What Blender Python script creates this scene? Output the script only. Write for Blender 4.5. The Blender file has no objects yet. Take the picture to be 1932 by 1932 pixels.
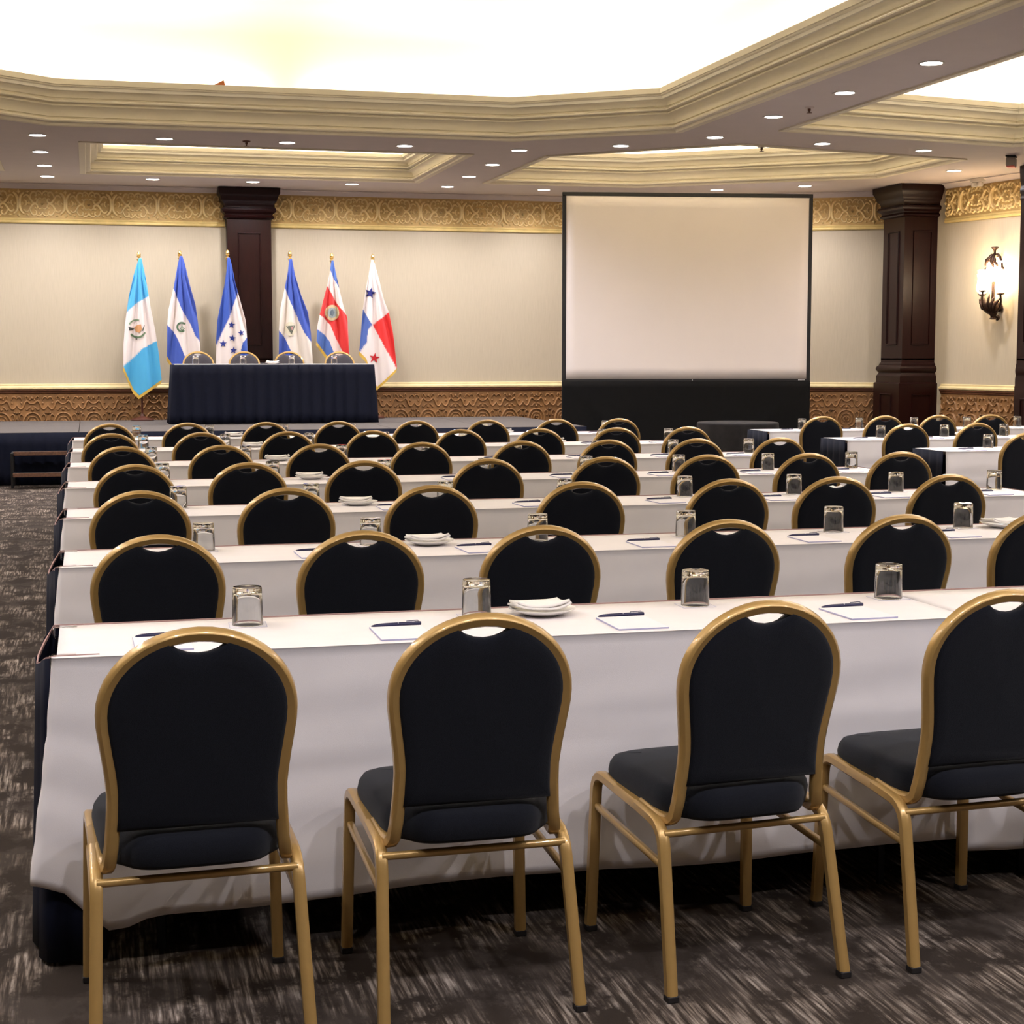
import bpy, bmesh, math, random
from mathutils import Vector, Matrix
from mathutils.geometry import tessellate_polygon
random.seed(7)
PI = math.pi
scene = bpy.context.scene
C = scene.collection

# ------------------------------------------------------------------ camera
F_PX, YAW, PITCH, CAM_H = 3057.2, 0.2550, 0.09684, 1.4918
cam = bpy.data.cameras.new('camera')
cam.sensor_width = 36.0
cam.lens = F_PX / 1932 * 36.0
cam.clip_start = 0.05
cam.clip_end = 200
cam_o = bpy.data.objects.new('camera', cam)
C.objects.link(cam_o)
cam_o.location = (0, 0, CAM_H)
cam_o.rotation_euler = (PI / 2 - PITCH, 0, -YAW)
scene.camera = cam_o
_f = Vector((math.sin(YAW) * math.cos(PITCH), math.cos(YAW) * math.cos(PITCH), -math.sin(PITCH)))
_r = Vector((math.cos(YAW), -math.sin(YAW), 0))
_u = _r.cross(_f)


def at(px, py, axis, val):
    """point on the plane coordinate[axis]=val seen at a pixel of the 1932 frame"""
    d = _f + _r * ((px - 966) / F_PX) - _u * ((py - 966) / F_PX)
    o = Vector((0, 0, CAM_H))
    return o + d * ((val - o[axis]) / d[axis])


# ------------------------------------------------------------------ world, exposure
w = bpy.data.worlds.new('world')
scene.world = w
w.use_nodes = True
w.node_tree.nodes['Background'].inputs[0].default_value = (0.9, 0.85, 0.8, 1)
w.node_tree.nodes['Background'].inputs[1].default_value = 0.02
vs = scene.view_settings
vs.view_transform = 'Standard'
vs.look = 'None'
vs.gamma = 1.0
vs.use_curve_mapping = False
vs.exposure = 1.0
scene.cycles.use_denoising = True
scene.cycles.max_bounces = 8
scene.cycles.diffuse_bounces = 4
scene.cycles.use_adaptive_sampling = True
scene.cycles.adaptive_threshold = 0.03
scene.cycles.transmission_bounces = 8
scene.cycles.caustics_reflective = False
scene.cycles.caustics_refractive = False
scene.cycles.sample_clamp_indirect = 6

DOWN_W = 80.0      # watts of one downlight
COVE_E = 9.0       # emission of the cove strips
WARM = (1.0, 0.94, 0.86)
DAYW = (0.94, 0.92, 1.0)


# ------------------------------------------------------------------ materials
def lin(c):
    return tuple(((v / 255) / 12.92 if v / 255 <= 0.04045 else ((v / 255 + 0.055) / 1.055) ** 2.4) for v in c)


MATS = {}


def mat(name, rgb, rough=0.6, metal=0.0, spec=0.5, noise=0.0, nscale=20.0, bump=0.0, bscale=200.0, sheen=0.0,
        stretch=(1, 1, 1), emit=None, estr=0.0, coat=0.0):
    if name in MATS:
        return MATS[name]
    m = bpy.data.materials.new(name)
    m.use_nodes = True
    nt = m.node_tree
    b = nt.nodes['Principled BSDF']
    c = lin(rgb)
    b.inputs['Base Color'].default_value = (*c, 1)
    b.inputs['Roughness'].default_value = rough
    b.inputs['Metallic'].default_value = metal
    b.inputs['Specular IOR Level'].default_value = spec
    b.inputs['Coat Weight'].default_value = coat
    if sheen:
        b.inputs['Sheen Weight'].default_value = sheen
        b.inputs['Sheen Roughness'].default_value = 0.5
    tc = nt.nodes.new('ShaderNodeTexCoord')
    mp = nt.nodes.new('ShaderNodeMapping')
    mp.inputs['Scale'].default_value = stretch
    nt.links.new(tc.outputs['Object'], mp.inputs[0])
    if noise:
        n = nt.nodes.new('ShaderNodeTexNoise')
        n.inputs['Scale'].default_value = nscale
        n.inputs['Detail'].default_value = 5
        nt.links.new(mp.outputs[0], n.inputs['Vector'])
        r = nt.nodes.new('ShaderNodeMapRange')
        r.inputs['From Min'].default_value = 0.25
        r.inputs['From Max'].default_value = 0.75
        r.inputs['To Min'].default_value = 1 - noise
        r.inputs['To Max'].default_value = 1 + noise
        nt.links.new(n.outputs['Fac'], r.inputs['Value'])
        mx = nt.nodes.new('ShaderNodeVectorMath')
        mx.operation = 'SCALE'
        mx.inputs[0].default_value = c
        nt.links.new(r.outputs[0], mx.inputs['Scale'])
        nt.links.new(mx.outputs[0], b.inputs['Base Color'])
    if bump:
        n2 = nt.nodes.new('ShaderNodeTexNoise')
        n2.inputs['Scale'].default_value = bscale
        n2.inputs['Detail'].default_value = 3
        nt.links.new(mp.outputs[0], n2.inputs['Vector'])
        bp = nt.nodes.new('ShaderNodeBump')
        bp.inputs['Strength'].default_value = bump
        bp.inputs['Distance'].default_value = 0.004
        nt.links.new(n2.outputs['Fac'], bp.inputs['Height'])
        nt.links.new(bp.outputs[0], b.inputs['Normal'])
    if emit:
        b.inputs['Emission Color'].default_value = (*emit, 1)
        b.inputs['Emission Strength'].default_value = estr
    MATS[name] = m
    return m


mat('wall_paper', (186, 173, 149), rough=0.75, noise=0.05, nscale=14, stretch=(6, 6, 0.4), bump=0.08, bscale=160)
mat('plaster', (238, 228, 204), rough=0.7, noise=0.02, nscale=6)
mat('soffit_paint', (214, 202, 197), rough=0.8, noise=0.02, nscale=4)
mat('cove_paint', (240, 233, 216), rough=0.8)
mat('gold_leaf', (240, 214, 154), rough=0.42, metal=0.12, noise=0.22, nscale=5, bump=0.15, bscale=40)
mat('gold_trim', (226, 200, 132), rough=0.4, metal=0.2, noise=0.12, nscale=8)
mat('rail_gold', (222, 203, 152), rough=0.5, metal=0.15, noise=0.1, nscale=8)
mat('carved_wood', (142, 102, 60), rough=0.5, noise=0.3, nscale=7, bump=0.2, bscale=50)
mat('wood_trim', (98, 58, 34), rough=0.4, noise=0.2, nscale=9)
mat('dark_wood', (32, 10, 8), rough=0.34, noise=0.25, nscale=9, stretch=(6, 6, 0.6), spec=0.22)
mat('chair_gold', (182, 146, 86), rough=0.32, metal=0.35, noise=0.03, nscale=60, coat=0.5)
mat('chair_fabric_front_lit', (70, 66, 70), rough=0.95, noise=0.4, nscale=300, bump=0.3, bscale=900, sheen=0.1, spec=0.2)  # same chair fabric, greyer because the light on its front is put into the colour
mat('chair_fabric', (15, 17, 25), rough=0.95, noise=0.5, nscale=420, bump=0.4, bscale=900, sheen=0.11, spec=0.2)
mat('rubber', (28, 22, 20), rough=0.7)
mat('table_linen', (238, 231, 229), rough=0.9, noise=0.02, nscale=9, bump=0.12, bscale=700, spec=0.2)
mat('skirt_navy', (8, 12, 30), rough=0.8, noise=0.15, nscale=30, spec=0.2)
mat('skirt_band', (176, 140, 134), rough=0.8)
mat('laminate', (120, 96, 74), rough=0.5, noise=0.1, nscale=12)
mat('table_steel', (40, 40, 42), rough=0.4, metal=0.6)
mat('plate_china', (240, 236, 232), rough=0.2)
mat('napkin', (244, 238, 232), rough=0.9, bump=0.1, bscale=500)
mat('paper', (240, 234, 236), rough=0.8)
mat('paper_edge', (176, 174, 204), rough=0.8)
mat('pen_navy', (24, 24, 66), rough=0.35)
mat('pen_white', (228, 226, 230), rough=0.4)
mat('chrome', (200, 200, 205), rough=0.15, metal=1.0)
mat('black_cloth', (14, 13, 13), rough=0.9, noise=0.2, nscale=20, spec=0.2)
mat('black_damask', (40, 37, 36), rough=0.85, noise=0.2, nscale=20, spec=0.2)
mat('gold_ground_shaded', (194, 160, 98), rough=0.5, metal=0.1, noise=0.2, nscale=5, bump=0.15, bscale=40)  # shade between the raised scrolls put into the ground as a deeper gold
mat('screen_frame', (16, 14, 18), rough=0.5)
mat('screen_white', (226, 216, 211), rough=0.85, noise=0.01, nscale=3)
mat('deck_grey', (82, 75, 70), rough=0.9, noise=0.1, nscale=60, bump=0.2, bscale=300)
mat('black_metal', (22, 20, 20), rough=0.45, metal=0.4)
mat('tread', (94, 62, 42), rough=0.8, noise=0.5, nscale=55)
mat('pole_wood', (74, 34, 24), rough=0.3, coat=0.3)
mat('brass', (214, 178, 104), rough=0.28, metal=0.8)
mat('fringe_gold', (206, 168, 70), rough=0.7)
mat('bronze', (62, 42, 32), rough=0.45, metal=0.6, noise=0.3, nscale=30)
mat('lamp_glass', (255, 240, 215), rough=0.5, emit=(1.0, 0.82, 0.58), estr=8.0)
mat('lens', (255, 255, 255), rough=0.5, emit=(1.0, 0.97, 0.96), estr=14.0)
mat('white_plastic', (222, 214, 204), rough=0.45)
mat('grey_plastic', (150, 140, 130), rough=0.5)
mat('red_lens', (236, 110, 96), rough=0.4)
mat('cove_strip', (255, 240, 210), rough=0.5, emit=WARM, estr=COVE_E)
mat('scrap_wood', (196, 112, 58), rough=0.7)
mat('sprinkler', (110, 74, 56), rough=0.4, metal=0.5)


def glass_mat(name, rgb, rough=0.0):
    m = bpy.data.materials.new(name)
    m.use_nodes = True
    b = m.node_tree.nodes['Principled BSDF']
    b.inputs['Base Color'].default_value = (*rgb, 1)
    b.inputs['Roughness'].default_value = rough
    b.inputs['IOR'].default_value = 1.48
    b.inputs['Transmission Weight'].default_value = 1.0
    MATS[name] = m


glass_mat('clear_glass', (0.97, 0.98, 0.98))
glass_mat('clear_plastic', (0.92, 0.9, 0.92), 0.08)


def carpet_material():
    m = bpy.data.materials.new('carpet')
    m.use_nodes = True
    nt = m.node_tree
    N, L = nt.nodes, nt.links
    b = N['Principled BSDF']
    b.inputs['Roughness'].default_value = 0.97
    b.inputs['Specular IOR Level'].default_value = 0.1
    tc = N.new('ShaderNodeTexCoord')

    def noise(scale, stretch, detail=4, rough=0.6):
        mp = N.new('ShaderNodeMapping')
        mp.inputs['Scale'].default_value = stretch
        L.new(tc.outputs['Object'], mp.inputs[0])
        n = N.new('ShaderNodeTexNoise')
        n.inputs['Scale'].default_value = scale
        n.inputs['Detail'].default_value = detail
        n.inputs['Roughness'].default_value = rough
        L.new(mp.outputs[0], n.inputs['Vector'])
        return n

    def ramp(src, pts):
        r = N.new('ShaderNodeValToRGB')
        e = r.color_ramp.elements
        while len(e) < len(pts):
            e.new(0.5)
        for k, (p, c) in enumerate(pts):
            e[k].position = p
            e[k].color = (*lin(c), 1) if len(c) == 3 else c
        L.new(src, r.inputs[0])
        return r

    streak = noise(1.0, (80, 4.2, 1), 3, 0.6)       # thin dashes along the room's length
    fine = noise(1.0, (190, 16.0, 1), 2, 0.5)
    blot = noise(1.0, (3.1, 2.3, 1), 6, 0.62)       # cloudy patches
    blot2 = noise(1.0, (7.5, 5.0, 1), 6, 0.65)
    sm = ramp(streak.outputs['Fac'], [(0.32, (52, 44, 38)), (0.46, (88, 77, 68)), (0.54, (138, 124, 112)), (0.66, (192, 178, 164))])
    fm = ramp(fine.outputs['Fac'], [(0.30, (72, 72, 72)), (0.7, (255, 255, 255))])
    mul = N.new('ShaderNodeMix')
    mul.data_type = 'RGBA'
    mul.blend_type = 'MULTIPLY'
    mul.inputs['Factor'].default_value = 0.55
    L.new(sm.outputs[0], mul.inputs['A'])
    L.new(fm.outputs[0], mul.inputs['B'])
    k1 = ramp(blot.outputs['Fac'], [(0.40, (0, 0, 0)), (0.58, (255, 255, 255))])
    k2 = ramp(blot2.outputs['Fac'], [(0.43, (0, 0, 0)), (0.53, (255, 255, 255))])
    mix1 = N.new('ShaderNodeMix')
    mix1.data_type = 'RGBA'
    mix1.inputs['A'].default_value = (*lin((70, 62, 56)), 1)
    L.new(k1.outputs[0], mix1.inputs['Factor'])
    L.new(mul.outputs['Result'], mix1.inputs['B'])
    mix2 = N.new('ShaderNodeMix')
    mix2.data_type = 'RGBA'
    mix2.inputs['A'].default_value = (*lin((56, 48, 42)), 1)
    L.new(k2.outputs[0], mix2.inputs['Factor'])
    L.new(mix1.outputs['Result'], mix2.inputs['B'])
    L.new(mix2.outputs['Result'], b.inputs['Base Color'])
    n2 = noise(600, (1, 1, 1), 2)
    bp = N.new('ShaderNodeBump')
    bp.inputs['Strength'].default_value = 0.5
    bp.inputs['Distance'].default_value = 0.004
    L.new(n2.outputs['Fac'], bp.inputs['Height'])
    L.new(bp.outputs[0], b.inputs['Normal'])
    MATS['carpet'] = m


carpet_material()


def flag_material():
    m = bpy.data.materials.new('flag_cloth')
    m.use_nodes = True
    b = m.node_tree.nodes['Principled BSDF']
    b.inputs['Roughness'].default_value = 0.55
    b.inputs['Sheen Weight'].default_value = 0.2
    a = m.node_tree.nodes.new('ShaderNodeVertexColor')
    a.layer_name = 'dye'
    m.node_tree.links.new(a.outputs[0], b.inputs['Base Color'])
    MATS['flag_cloth'] = m


flag_material()


# ------------------------------------------------------------------ mesh helpers
class MB:
    """collects verts and faces, then links ONE mesh object"""

    def __init__(self):
        self.v, self.f = [], []

    def add(self, vs, fs):
        o = len(self.v)
        self.v += [tuple(p) for p in vs]
        self.f += [tuple(i + o for i in q) for q in fs]
        return self

    def box(self, x0, x1, y0, y1, z0, z1):
        vs = [(x, y, z) for z in (z0, z1) for y in (y0, y1) for x in (x0, x1)]
        return self.add(vs, [(0, 2, 3, 1), (4, 5, 7, 6), (0, 1, 5, 4), (2, 6, 7, 3), (0, 4, 6, 2), (1, 3, 7, 5)])

    def bbox(self, x0, x1, y0, y1, z0, z1, b=0.004):
        """box with chamfered edges: stacked rings"""
        def ring(i, z):
            return [(x0 + i, y0 + b, z), (x0 + b, y0 + i, z), (x1 - b, y0 + i, z), (x1 - i, y0 + b, z),
                    (x1 - i, y1 - b, z), (x1 - b, y1 - i, z), (x0 + b, y1 - i, z), (x0 + i, y1 - b, z)]
        def ring2(z):
            return [(x0 + b, y0 + 2 * b, z), (x0 + 2 * b, y0 + b, z), (x1 - 2 * b, y0 + b, z), (x1 - b, y0 + 2 * b, z),
                    (x1 - b, y1 - 2 * b, z), (x1 - 2 * b, y1 - b, z), (x0 + 2 * b, y1 - b, z), (x0 + b, y1 - 2 * b, z)]
        return self.rings([ring2(z0), ring(0, z0 + b), ring(0, z1 - b), ring2(z1)], caps=True)

    def rings(self, rs, caps=True, closed=False):
        n = len(rs[0])
        vs = [p for r in rs for p in r]
        fs = []
        m = len(rs)
        for k in range(m if closed else m - 1):
            a, b2 = k * n, ((k + 1) % m) * n
            for i in range(n):
                j = (i + 1) % n
                fs.append((a + i, a + j, b2 + j, b2 + i))
        if caps and not closed:
            fs.append(tuple(range(n - 1, -1, -1)))
            fs.append(tuple(range((m - 1) * n, m * n)))
        return self.add(vs, fs)

    def lathe(self, prof, c=(0, 0, 0), seg=24, caps=True):
        rs = []
        for r, z in prof:
            rs.append([(c[0] + r * math.cos(2 * PI * k / seg), c[1] + r * math.sin(2 * PI * k / seg), c[2] + z) for k in range(seg)])
        return self.rings(rs, caps)

    def tube(self, pts, r, seg=8, square=False, caps=True, closed=False):
        """sweep along pts; r scalar or list; square gives a rounded square section"""
        P = [Vector(p) for p in pts]
        n = len(P)
        T = []
        for i in range(n):
            if closed:
                t = P[(i + 1) % n] - P[i - 1]
            else:
                t = P[min(i + 1, n - 1)] - P[max(i - 1, 0)]
            T.append(t.normalized())
        up = Vector((0, 0, 1)) if abs(T[0].z) < 0.9 else Vector((0, 1, 0))
        nrm = (up - T[0] * up.dot(T[0])).normalized()
        rs = []
        for i in range(n):
            nrm = (nrm - T[i] * nrm.dot(T[i])).normalized()
            bn = T[i].cross(nrm)
            ri = r[i] if isinstance(r, (list, tuple)) else r
            ring = []
            if square:
                q = 0.62
                for a, b2 in ((1, -q), (1, q), (q, 1), (-q, 1), (-1, q), (-1, -q), (-q, -1), (q, -1)):
                    ring.append(P[i] + nrm * (a * ri) + bn * (b2 * ri))
            else:
                for k in range(seg):
                    an = 2 * PI * k / seg
                    ring.append(P[i] + nrm * (math.cos(an) * ri) + bn * (math.sin(an) * ri))
            rs.append(ring)
        return self.rings(rs, caps, closed)

    def grid(self, nu, nv, fn):
        vs = [fn(i / nu, j / nv) for j in range(nv + 1) for i in range(nu + 1)]
        fs = []
        for j in range(nv):
            for i in range(nu):
                a = j * (nu + 1) + i
                fs.append((a, a + 1, a + nu + 2, a + nu + 1))
        return self.add(vs, fs)

    def build(self, name, m, parent=None, smooth=None, solid=0.0):
        me = bpy.data.meshes.new(name)
        me.from_pydata(self.v, [], self.f)
        me.update()
        bm = bmesh.new()
        bm.from_mesh(me)
        bmesh.ops.recalc_face_normals(bm, faces=bm.faces)
        bm.to_mesh(me)
        bm.free()
        me.materials.append(MATS[m] if isinstance(m, str) else m)
        if smooth is not None:
            me.polygons.foreach_set('use_smooth', [True] * len(me.polygons))
            try:
                me.set_sharp_from_angle(angle=math.radians(smooth))
            except Exception:
                pass
        o = bpy.data.objects.new(name, me)
        C.objects.link(o)
        if parent is not None:
            o.parent = parent
        if solid:
            s = o.modifiers.new('thickness', 'SOLIDIFY')
            s.thickness = solid
            s.offset = 0
        return o


def smooth_path(pts, n=6, closed=False):
    """Catmull-Rom through pts"""
    P = [Vector(p) for p in pts]
    out = []
    m = len(P)
    rng = range(m if closed else m - 1)
    for i in rng:
        p0 = P[i - 1] if (i > 0 or closed) else P[0] * 2 - P[1]
        p1, p2 = P[i], P[(i + 1) % m]
        p3 = P[(i + 2) % m] if (i + 2 < m or closed) else P[-1] * 2 - P[-2]
        for k in range(n):
            t = k / n
            out.append(0.5 * ((2 * p1) + (p2 - p0) * t + (2 * p0 - 5 * p1 + 4 * p2 - p3) * t * t + (3 * p1 - p0 - 3 * p2 + p3) * t ** 3))
    if not closed:
        out.append(P[-1])
    return out


def tag(o, label=None, cat=None, group=None, kind=None):
    if label:
        o['label'] = label
    if cat:
        o['category'] = cat
    if group:
        o['group'] = group
    if kind:
        o['kind'] = kind
    return o


def empty(name, loc=(0, 0, 0), rz=0.0):
    o = bpy.data.objects.new(name, None)
    o.empty_display_size = 0.1
    C.objects.link(o)
    o.location = loc
    o.rotation_euler = (0, 0, rz)
    return o


KIDS = {}


def copy_tree(o, parent=None):
    c = o.copy()
    C.objects.link(c)
    c.parent = parent
    for ch in [x for x in o.children]:
        copy_tree(ch, c)
    return c


ORD = ['first', 'second', 'third', 'fourth', 'fifth', 'sixth', 'seventh', 'eighth', 'ninth', 'tenth']


def structure(name, mb, m, parent=None, smooth=None):
    o = mb.build(name, m, parent, smooth)
    if parent is None:
        o['kind'] = 'structure'
    return o


# ------------------------------------------------------------------ room shell
ZC = 3.77            # soffit height
YW = 22.93           # back wall
CX = 2.1             # symmetry axis of the room


def mir(p):
    return (2 * CX - p[0], p[1])


P_CORNER = (7.35, YW)        # where the back wall turns into the diagonal wall
P_DIAG = (11.02, 20.92)
P_R1 = (11.20, 19.85)
P_R2 = (12.2, 14.4)
P_R3 = (12.2, -3.2)
outline = [P_CORNER, P_DIAG, P_R1, P_R2, P_R3]
room = [mir(p) for p in reversed(outline)][0:]    # left side, near to far reversed
room = outline + [mir(p) for p in reversed(outline)]          # clockwise seen from above
room_ccw = list(reversed(room))

mb = MB()
mb.add([(-8.6, -3.6, 0), (12.8, -3.6, 0), (12.8, 23.3, 0), (-8.6, 23.3, 0)], [(0, 1, 2, 3)])
structure('floor', mb, 'carpet')


def wall_piece(name, a, b, m, z0=0.0, z1=ZC, t=0.12):
    a, b = Vector((*a, 0)), Vector((*b, 0))
    d = (b - a).normalized()
    n = Vector((-d.y, d.x, 0))         # outward for a clockwise outline
    mb = MB()
    q = [a, b, b + n * t, a + n * t]
    vs = [(p.x, p.y, z0) for p in q] + [(p.x, p.y, z1) for p in q]
    mb.add(vs, [(0, 1, 2, 3), (7, 6, 5, 4), (0, 4, 5, 1), (1, 5, 6, 2), (2, 6, 7, 3), (3, 7, 4, 0)])
    return structure(name, mb, m)


names = ['wall_corner_right', 'wall_right', 'wall_right_far', 'wall_right_near', 'wall_rear', 'wall_left_near',
         'wall_left_far', 'wall_left', 'wall_corner_left', 'wall_back']
WALLS = {}
for k, nm in enumerate(names):
    WALLS[nm] = wall_piece(nm, room[k], room[(k + 1) % 10], 'wall_paper')


def offset_poly(poly, d):
    """inward offset (poly counter-clockwise), mitred"""
    n = len(poly)
    out = []
    for i in range(n):
        p0, p1, p2 = Vector(poly[i - 1]), Vector(poly[i]), Vector(poly[(i + 1) % n])
        d1, d2 = (p1 - p0).normalized(), (p2 - p1).normalized()
        n1, n2 = Vector((-d1.y, d1.x)), Vector((-d2.y, d2.x))
        b = n1 + n2
        out.append(p1 + b * (d / (1 + n1.dot(n2))))
    return out


COFFERS = []
main = [(-1.62, 15.89), (-1.62, 3.4), (-0.30, 2.4), (4.42, 2.4), (5.85, 3.4), (5.85, 15.89), (4.42, 16.93), (-0.30, 16.93)]
back_c = [(0.06, 18.38), (4.22, 18.38), (4.22, 21.36), (0.06, 21.36)]
scr = [(5.24, 18.24), (6.92, 16.75), (9.9, 17.36), (9.86, 19.29), (7.27, 21.2), (5.24, 21.2)]
scr_l = [mir(p) for p in reversed(scr)]
rc = [(6.97, 2.6), (9.85, 2.6), (10.6, 3.4), (10.6, 15.1), (9.82, 16.0), (6.97, 15.5)]
rc_l = [mir(p) for p in reversed(rc)]
COFFERS = [('main', main, 1.0), ('center', back_c, 0.8), ('screen', scr, 1.0), ('screen_left', scr_l, 1.0), ('right', rc, 1.0), ('left', rc_l, 1.0)]

loops = [[Vector((*p, ZC)) for p in room_ccw]] + [[Vector((*p, ZC)) for p in offset_poly(c, -0.02)] for _, c, _ in COFFERS]
tris = tessellate_polygon(loops)
flat = [p for l in loops for p in l]
mb = MB()
mb.add(flat, tris)
ceiling = structure('ceiling', mb, 'soffit_paint')

PROFILE = [(-0.10, 0.001), (-0.10, -0.016), (-0.03, -0.016), (-0.024, -0.004), (-0.020, 0.010), (0.010, 0.010), (0.026, 0.017), (0.032, 0.030), (0.024, 0.042), (0.004, 0.046),
           (-0.014, 0.050), (-0.014, 0.064), (0.0, 0.068), (0.002, 0.094), (0.014, 0.124), (0.040, 0.148), (0.080, 0.162), (0.080, 0.170),
           (0.062, 0.174), (0.062, 0.186), (0.092, 0.188), (0.108, 0.196), (0.110, 0.208), (0.098, 0.217), (0.078, 0.220), (0.070, 0.224), (0.070, 0.236),
           (0.086, 0.240), (0.090, 0.262), (0.104, 0.284), (0.128, 0.300), (0.152, 0.308),
           (0.152, 0.316), (0.140, 0.320), (0.140, 0.328), (0.164, 0.330), (0.172, 0.338), (0.172, 0.348), (0.186, 0.352), (0.190, 0.405)]
COVE = [(0.190, 0.405), (0.160, 0.405), (0.155, 0.300), (-0.16, 0.300), (-0.17, 0.62), (-0.16, 0.98), (-0.10, 1.14), (0.03, 1.24), (0.25, 1.28)]


def sweep(poly, prof, z0, sz=1.0):
    rs = []
    for i, z in prof:
        rs.append([(p.x, p.y, z0 + z * sz) for p in offset_poly(poly, i)])
    return rs


for k, (nm, poly, sc_) in enumerate(COFFERS):
    mb = MB()
    mb.rings(sweep(poly, PROFILE, ZC, sc_), caps=False)
    structure('trim_%d' % (k + 1), mb, 'plaster', smooth=40)
    mb = MB()
    mb.rings(sweep(poly, COVE, ZC, sc_), caps=False)
    top = [(p.x, p.y, ZC + 1.28 * sc_) for p in offset_poly(poly, 0.25)]
    mb.add(top, [tuple(range(len(top)))])
    cv = mb.build('coffer_vault', 'cove_paint', ceiling, smooth=50)
    # light strips lying on the ledge behind the lip, one tube run per side
    a, b = offset_poly(poly, -0.10), offset_poly(poly, 0.05)
    n = len(poly)
    zs = ZC + 0.31 * sc_
    for i in range(n):
        j = (i + 1) % n
        runs = [(0.02, 0.98)]
        if nm == 'main' and i == 6:
            runs = [(0.02, 0.46), (0.55, 0.98)]        # a dead lamp over the flags
        for f0, f1 in runs:
            q = [a[i].lerp(a[j], f0), a[i].lerp(a[j], f1), b[i].lerp(b[j], f1), b[i].lerp(b[j], f0)]
            MB().add([(p.x, p.y, zs) for p in q], [(0, 1, 2, 3)]).build('cove_light_strip', 'cove_strip', ceiling)


# ------------------------------------------------------------------ wall decoration
def ridge(mb, pts, r, n=5, h=1.8):
    """half-round relief stroke in the u,v plane standing proud along -w; pts in metres, taper at ends"""
    P = smooth_path([(p[0], p[1], 0) for p in pts], n)
    m = len(P)
    rs = []
    for i in range(m):
        t = (P[min(i + 1, m - 1)] - P[max(i - 1, 0)]).normalized()
        s = Vector((-t.y, t.x, 0))
        f = i / (m - 1)
        rr = r * (0.35 + 0.65 * math.sin(PI * min(1, max(0, 0.12 + 0.76 * f))))
        rs.append([P[i] - s * rr, P[i] - s * rr * 0.6 + Vector((0, 0, rr * h * 0.85)), P[i] + Vector((0, 0, rr * h * 1.1)),
                   P[i] + s * rr * 0.6 + Vector((0, 0, rr * h * 0.85)), P[i] + s * rr])
    vs = [p for q in rs for p in q]
    fs = []
    for k in range(m - 1):
        for i in range(4):
            fs.append((k * 5 + i, k * 5 + i + 1, (k + 1) * 5 + i + 1, (k + 1) * 5 + i))
    fs.append((0, 1, 2, 3, 4))
    fs.append(tuple((m - 1) * 5 + i for i in range(4, -1, -1)))
    mb.add(vs, fs)


def blob(mb, u, v, a, b, h, k=4):
    h *= 1.7
    n = 8
    vs = []
    for j, (s, z) in enumerate(((1, 0), (0.7, h * 0.75), (0.0001, h))):
        for i in range(n):
            an = 2 * PI * i / n
            rr = 1 + 0.28 * math.cos(k * an)
            vs.append((u + a * s * rr * math.cos(an), v + b * s * rr * math.sin(an), z))
    fs = []
    for j in range(2):
        for i in range(n):
            fs.append((j * n + i, j * n + (i + 1) % n, (j + 1) * n + (i + 1) % n, (j + 1) * n + i))
    mb.add(vs, fs)


def tile_mesh(name, strokes, blobs, w, h, m):
    mb = MB()
    for pts, r in strokes:
        for s in (1, -1):
            ridge(mb, [(s * p[0] * w, p[1] * h) for p in pts], r)
    for u, v, a, b, hh in blobs:
        for s in ((1, -1) if abs(u) > 1e-6 else (1,)):
            blob(mb, s * u * w, v * h, a, b, hh)
    me = bpy.data.meshes.new(name)
    me.from_pydata(mb.v, [], mb.f)
    me.update()
    bm = bmesh.new()
    bm.from_mesh(me)
    bmesh.ops.recalc_face_normals(bm, faces=bm.faces)
    bm.to_mesh(me)
    bm.free()
    me.polygons.foreach_set('use_smooth', [True] * len(me.polygons))
    me.materials.append(MATS[m])
    return me


FW, FH = 0.615, 0.36
frieze_tile = tile_mesh('frieze_scroll', [
    ([(0.115, 0.90), (0.055, 0.80), (0.022, 0.66), (0.018, 0.5), (0.022, 0.34), (0.055, 0.20), (0.115, 0.10)], 0.022),
    ([(0.10, 0.72), (0.145, 0.80), (0.20, 0.78), (0.245, 0.66), (0.30, 0.54), (0.36, 0.52), (0.395, 0.60), (0.37, 0.68), (0.34, 0.64)], 0.016),
    ([(0.10, 0.28), (0.145, 0.20), (0.20, 0.22), (0.245, 0.34), (0.30, 0.46), (0.36, 0.48), (0.395, 0.40), (0.37, 0.32), (0.34, 0.36)], 0.016),
    ([(0.245, 0.66), (0.25, 0.80), (0.30, 0.92), (0.36, 0.90), (0.37, 0.80), (0.335, 0.78)], 0.013),
    ([(0.245, 0.34), (0.25, 0.20), (0.30, 0.08), (0.36, 0.10), (0.37, 0.20), (0.335, 0.22)], 0.013),
    ([(0.36, 0.90), (0.42, 0.96), (0.48, 0.90), (0.50, 0.80)], 0.012),
    ([(0.36, 0.10), (0.42, 0.04), (0.48, 0.10), (0.50, 0.20)], 0.012),
    ([(0.395, 0.60), (0.44, 0.70), (0.50, 0.66)], 0.012),
    ([(0.395, 0.40), (0.44, 0.30), (0.50, 0.34)], 0.012),
    ([(0.12, 0.62), (0.16, 0.56), (0.155, 0.46), (0.12, 0.40)], 0.012),
], [(0, 0.93, 0.022, 0.028, 0.018), (0, 0.07, 0.022, 0.028, 0.018), (0.21, 0.5, 0.022, 0.022, 0.016), (0.19, 0.93, 0.02, 0.016, 0.014),
    (0.19, 0.07, 0.02, 0.016, 0.014), (0.5, 0.5, 0.02, 0.02, 0.014), (0.08, 0.5, 0.014, 0.02, 0.014), (0.43, 0.84, 0.016, 0.016, 0.012), (0.43, 0.16, 0.016, 0.016, 0.012)],
    FW, FH, 'gold_leaf')
WW, WH = 0.42, 0.50
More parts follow.
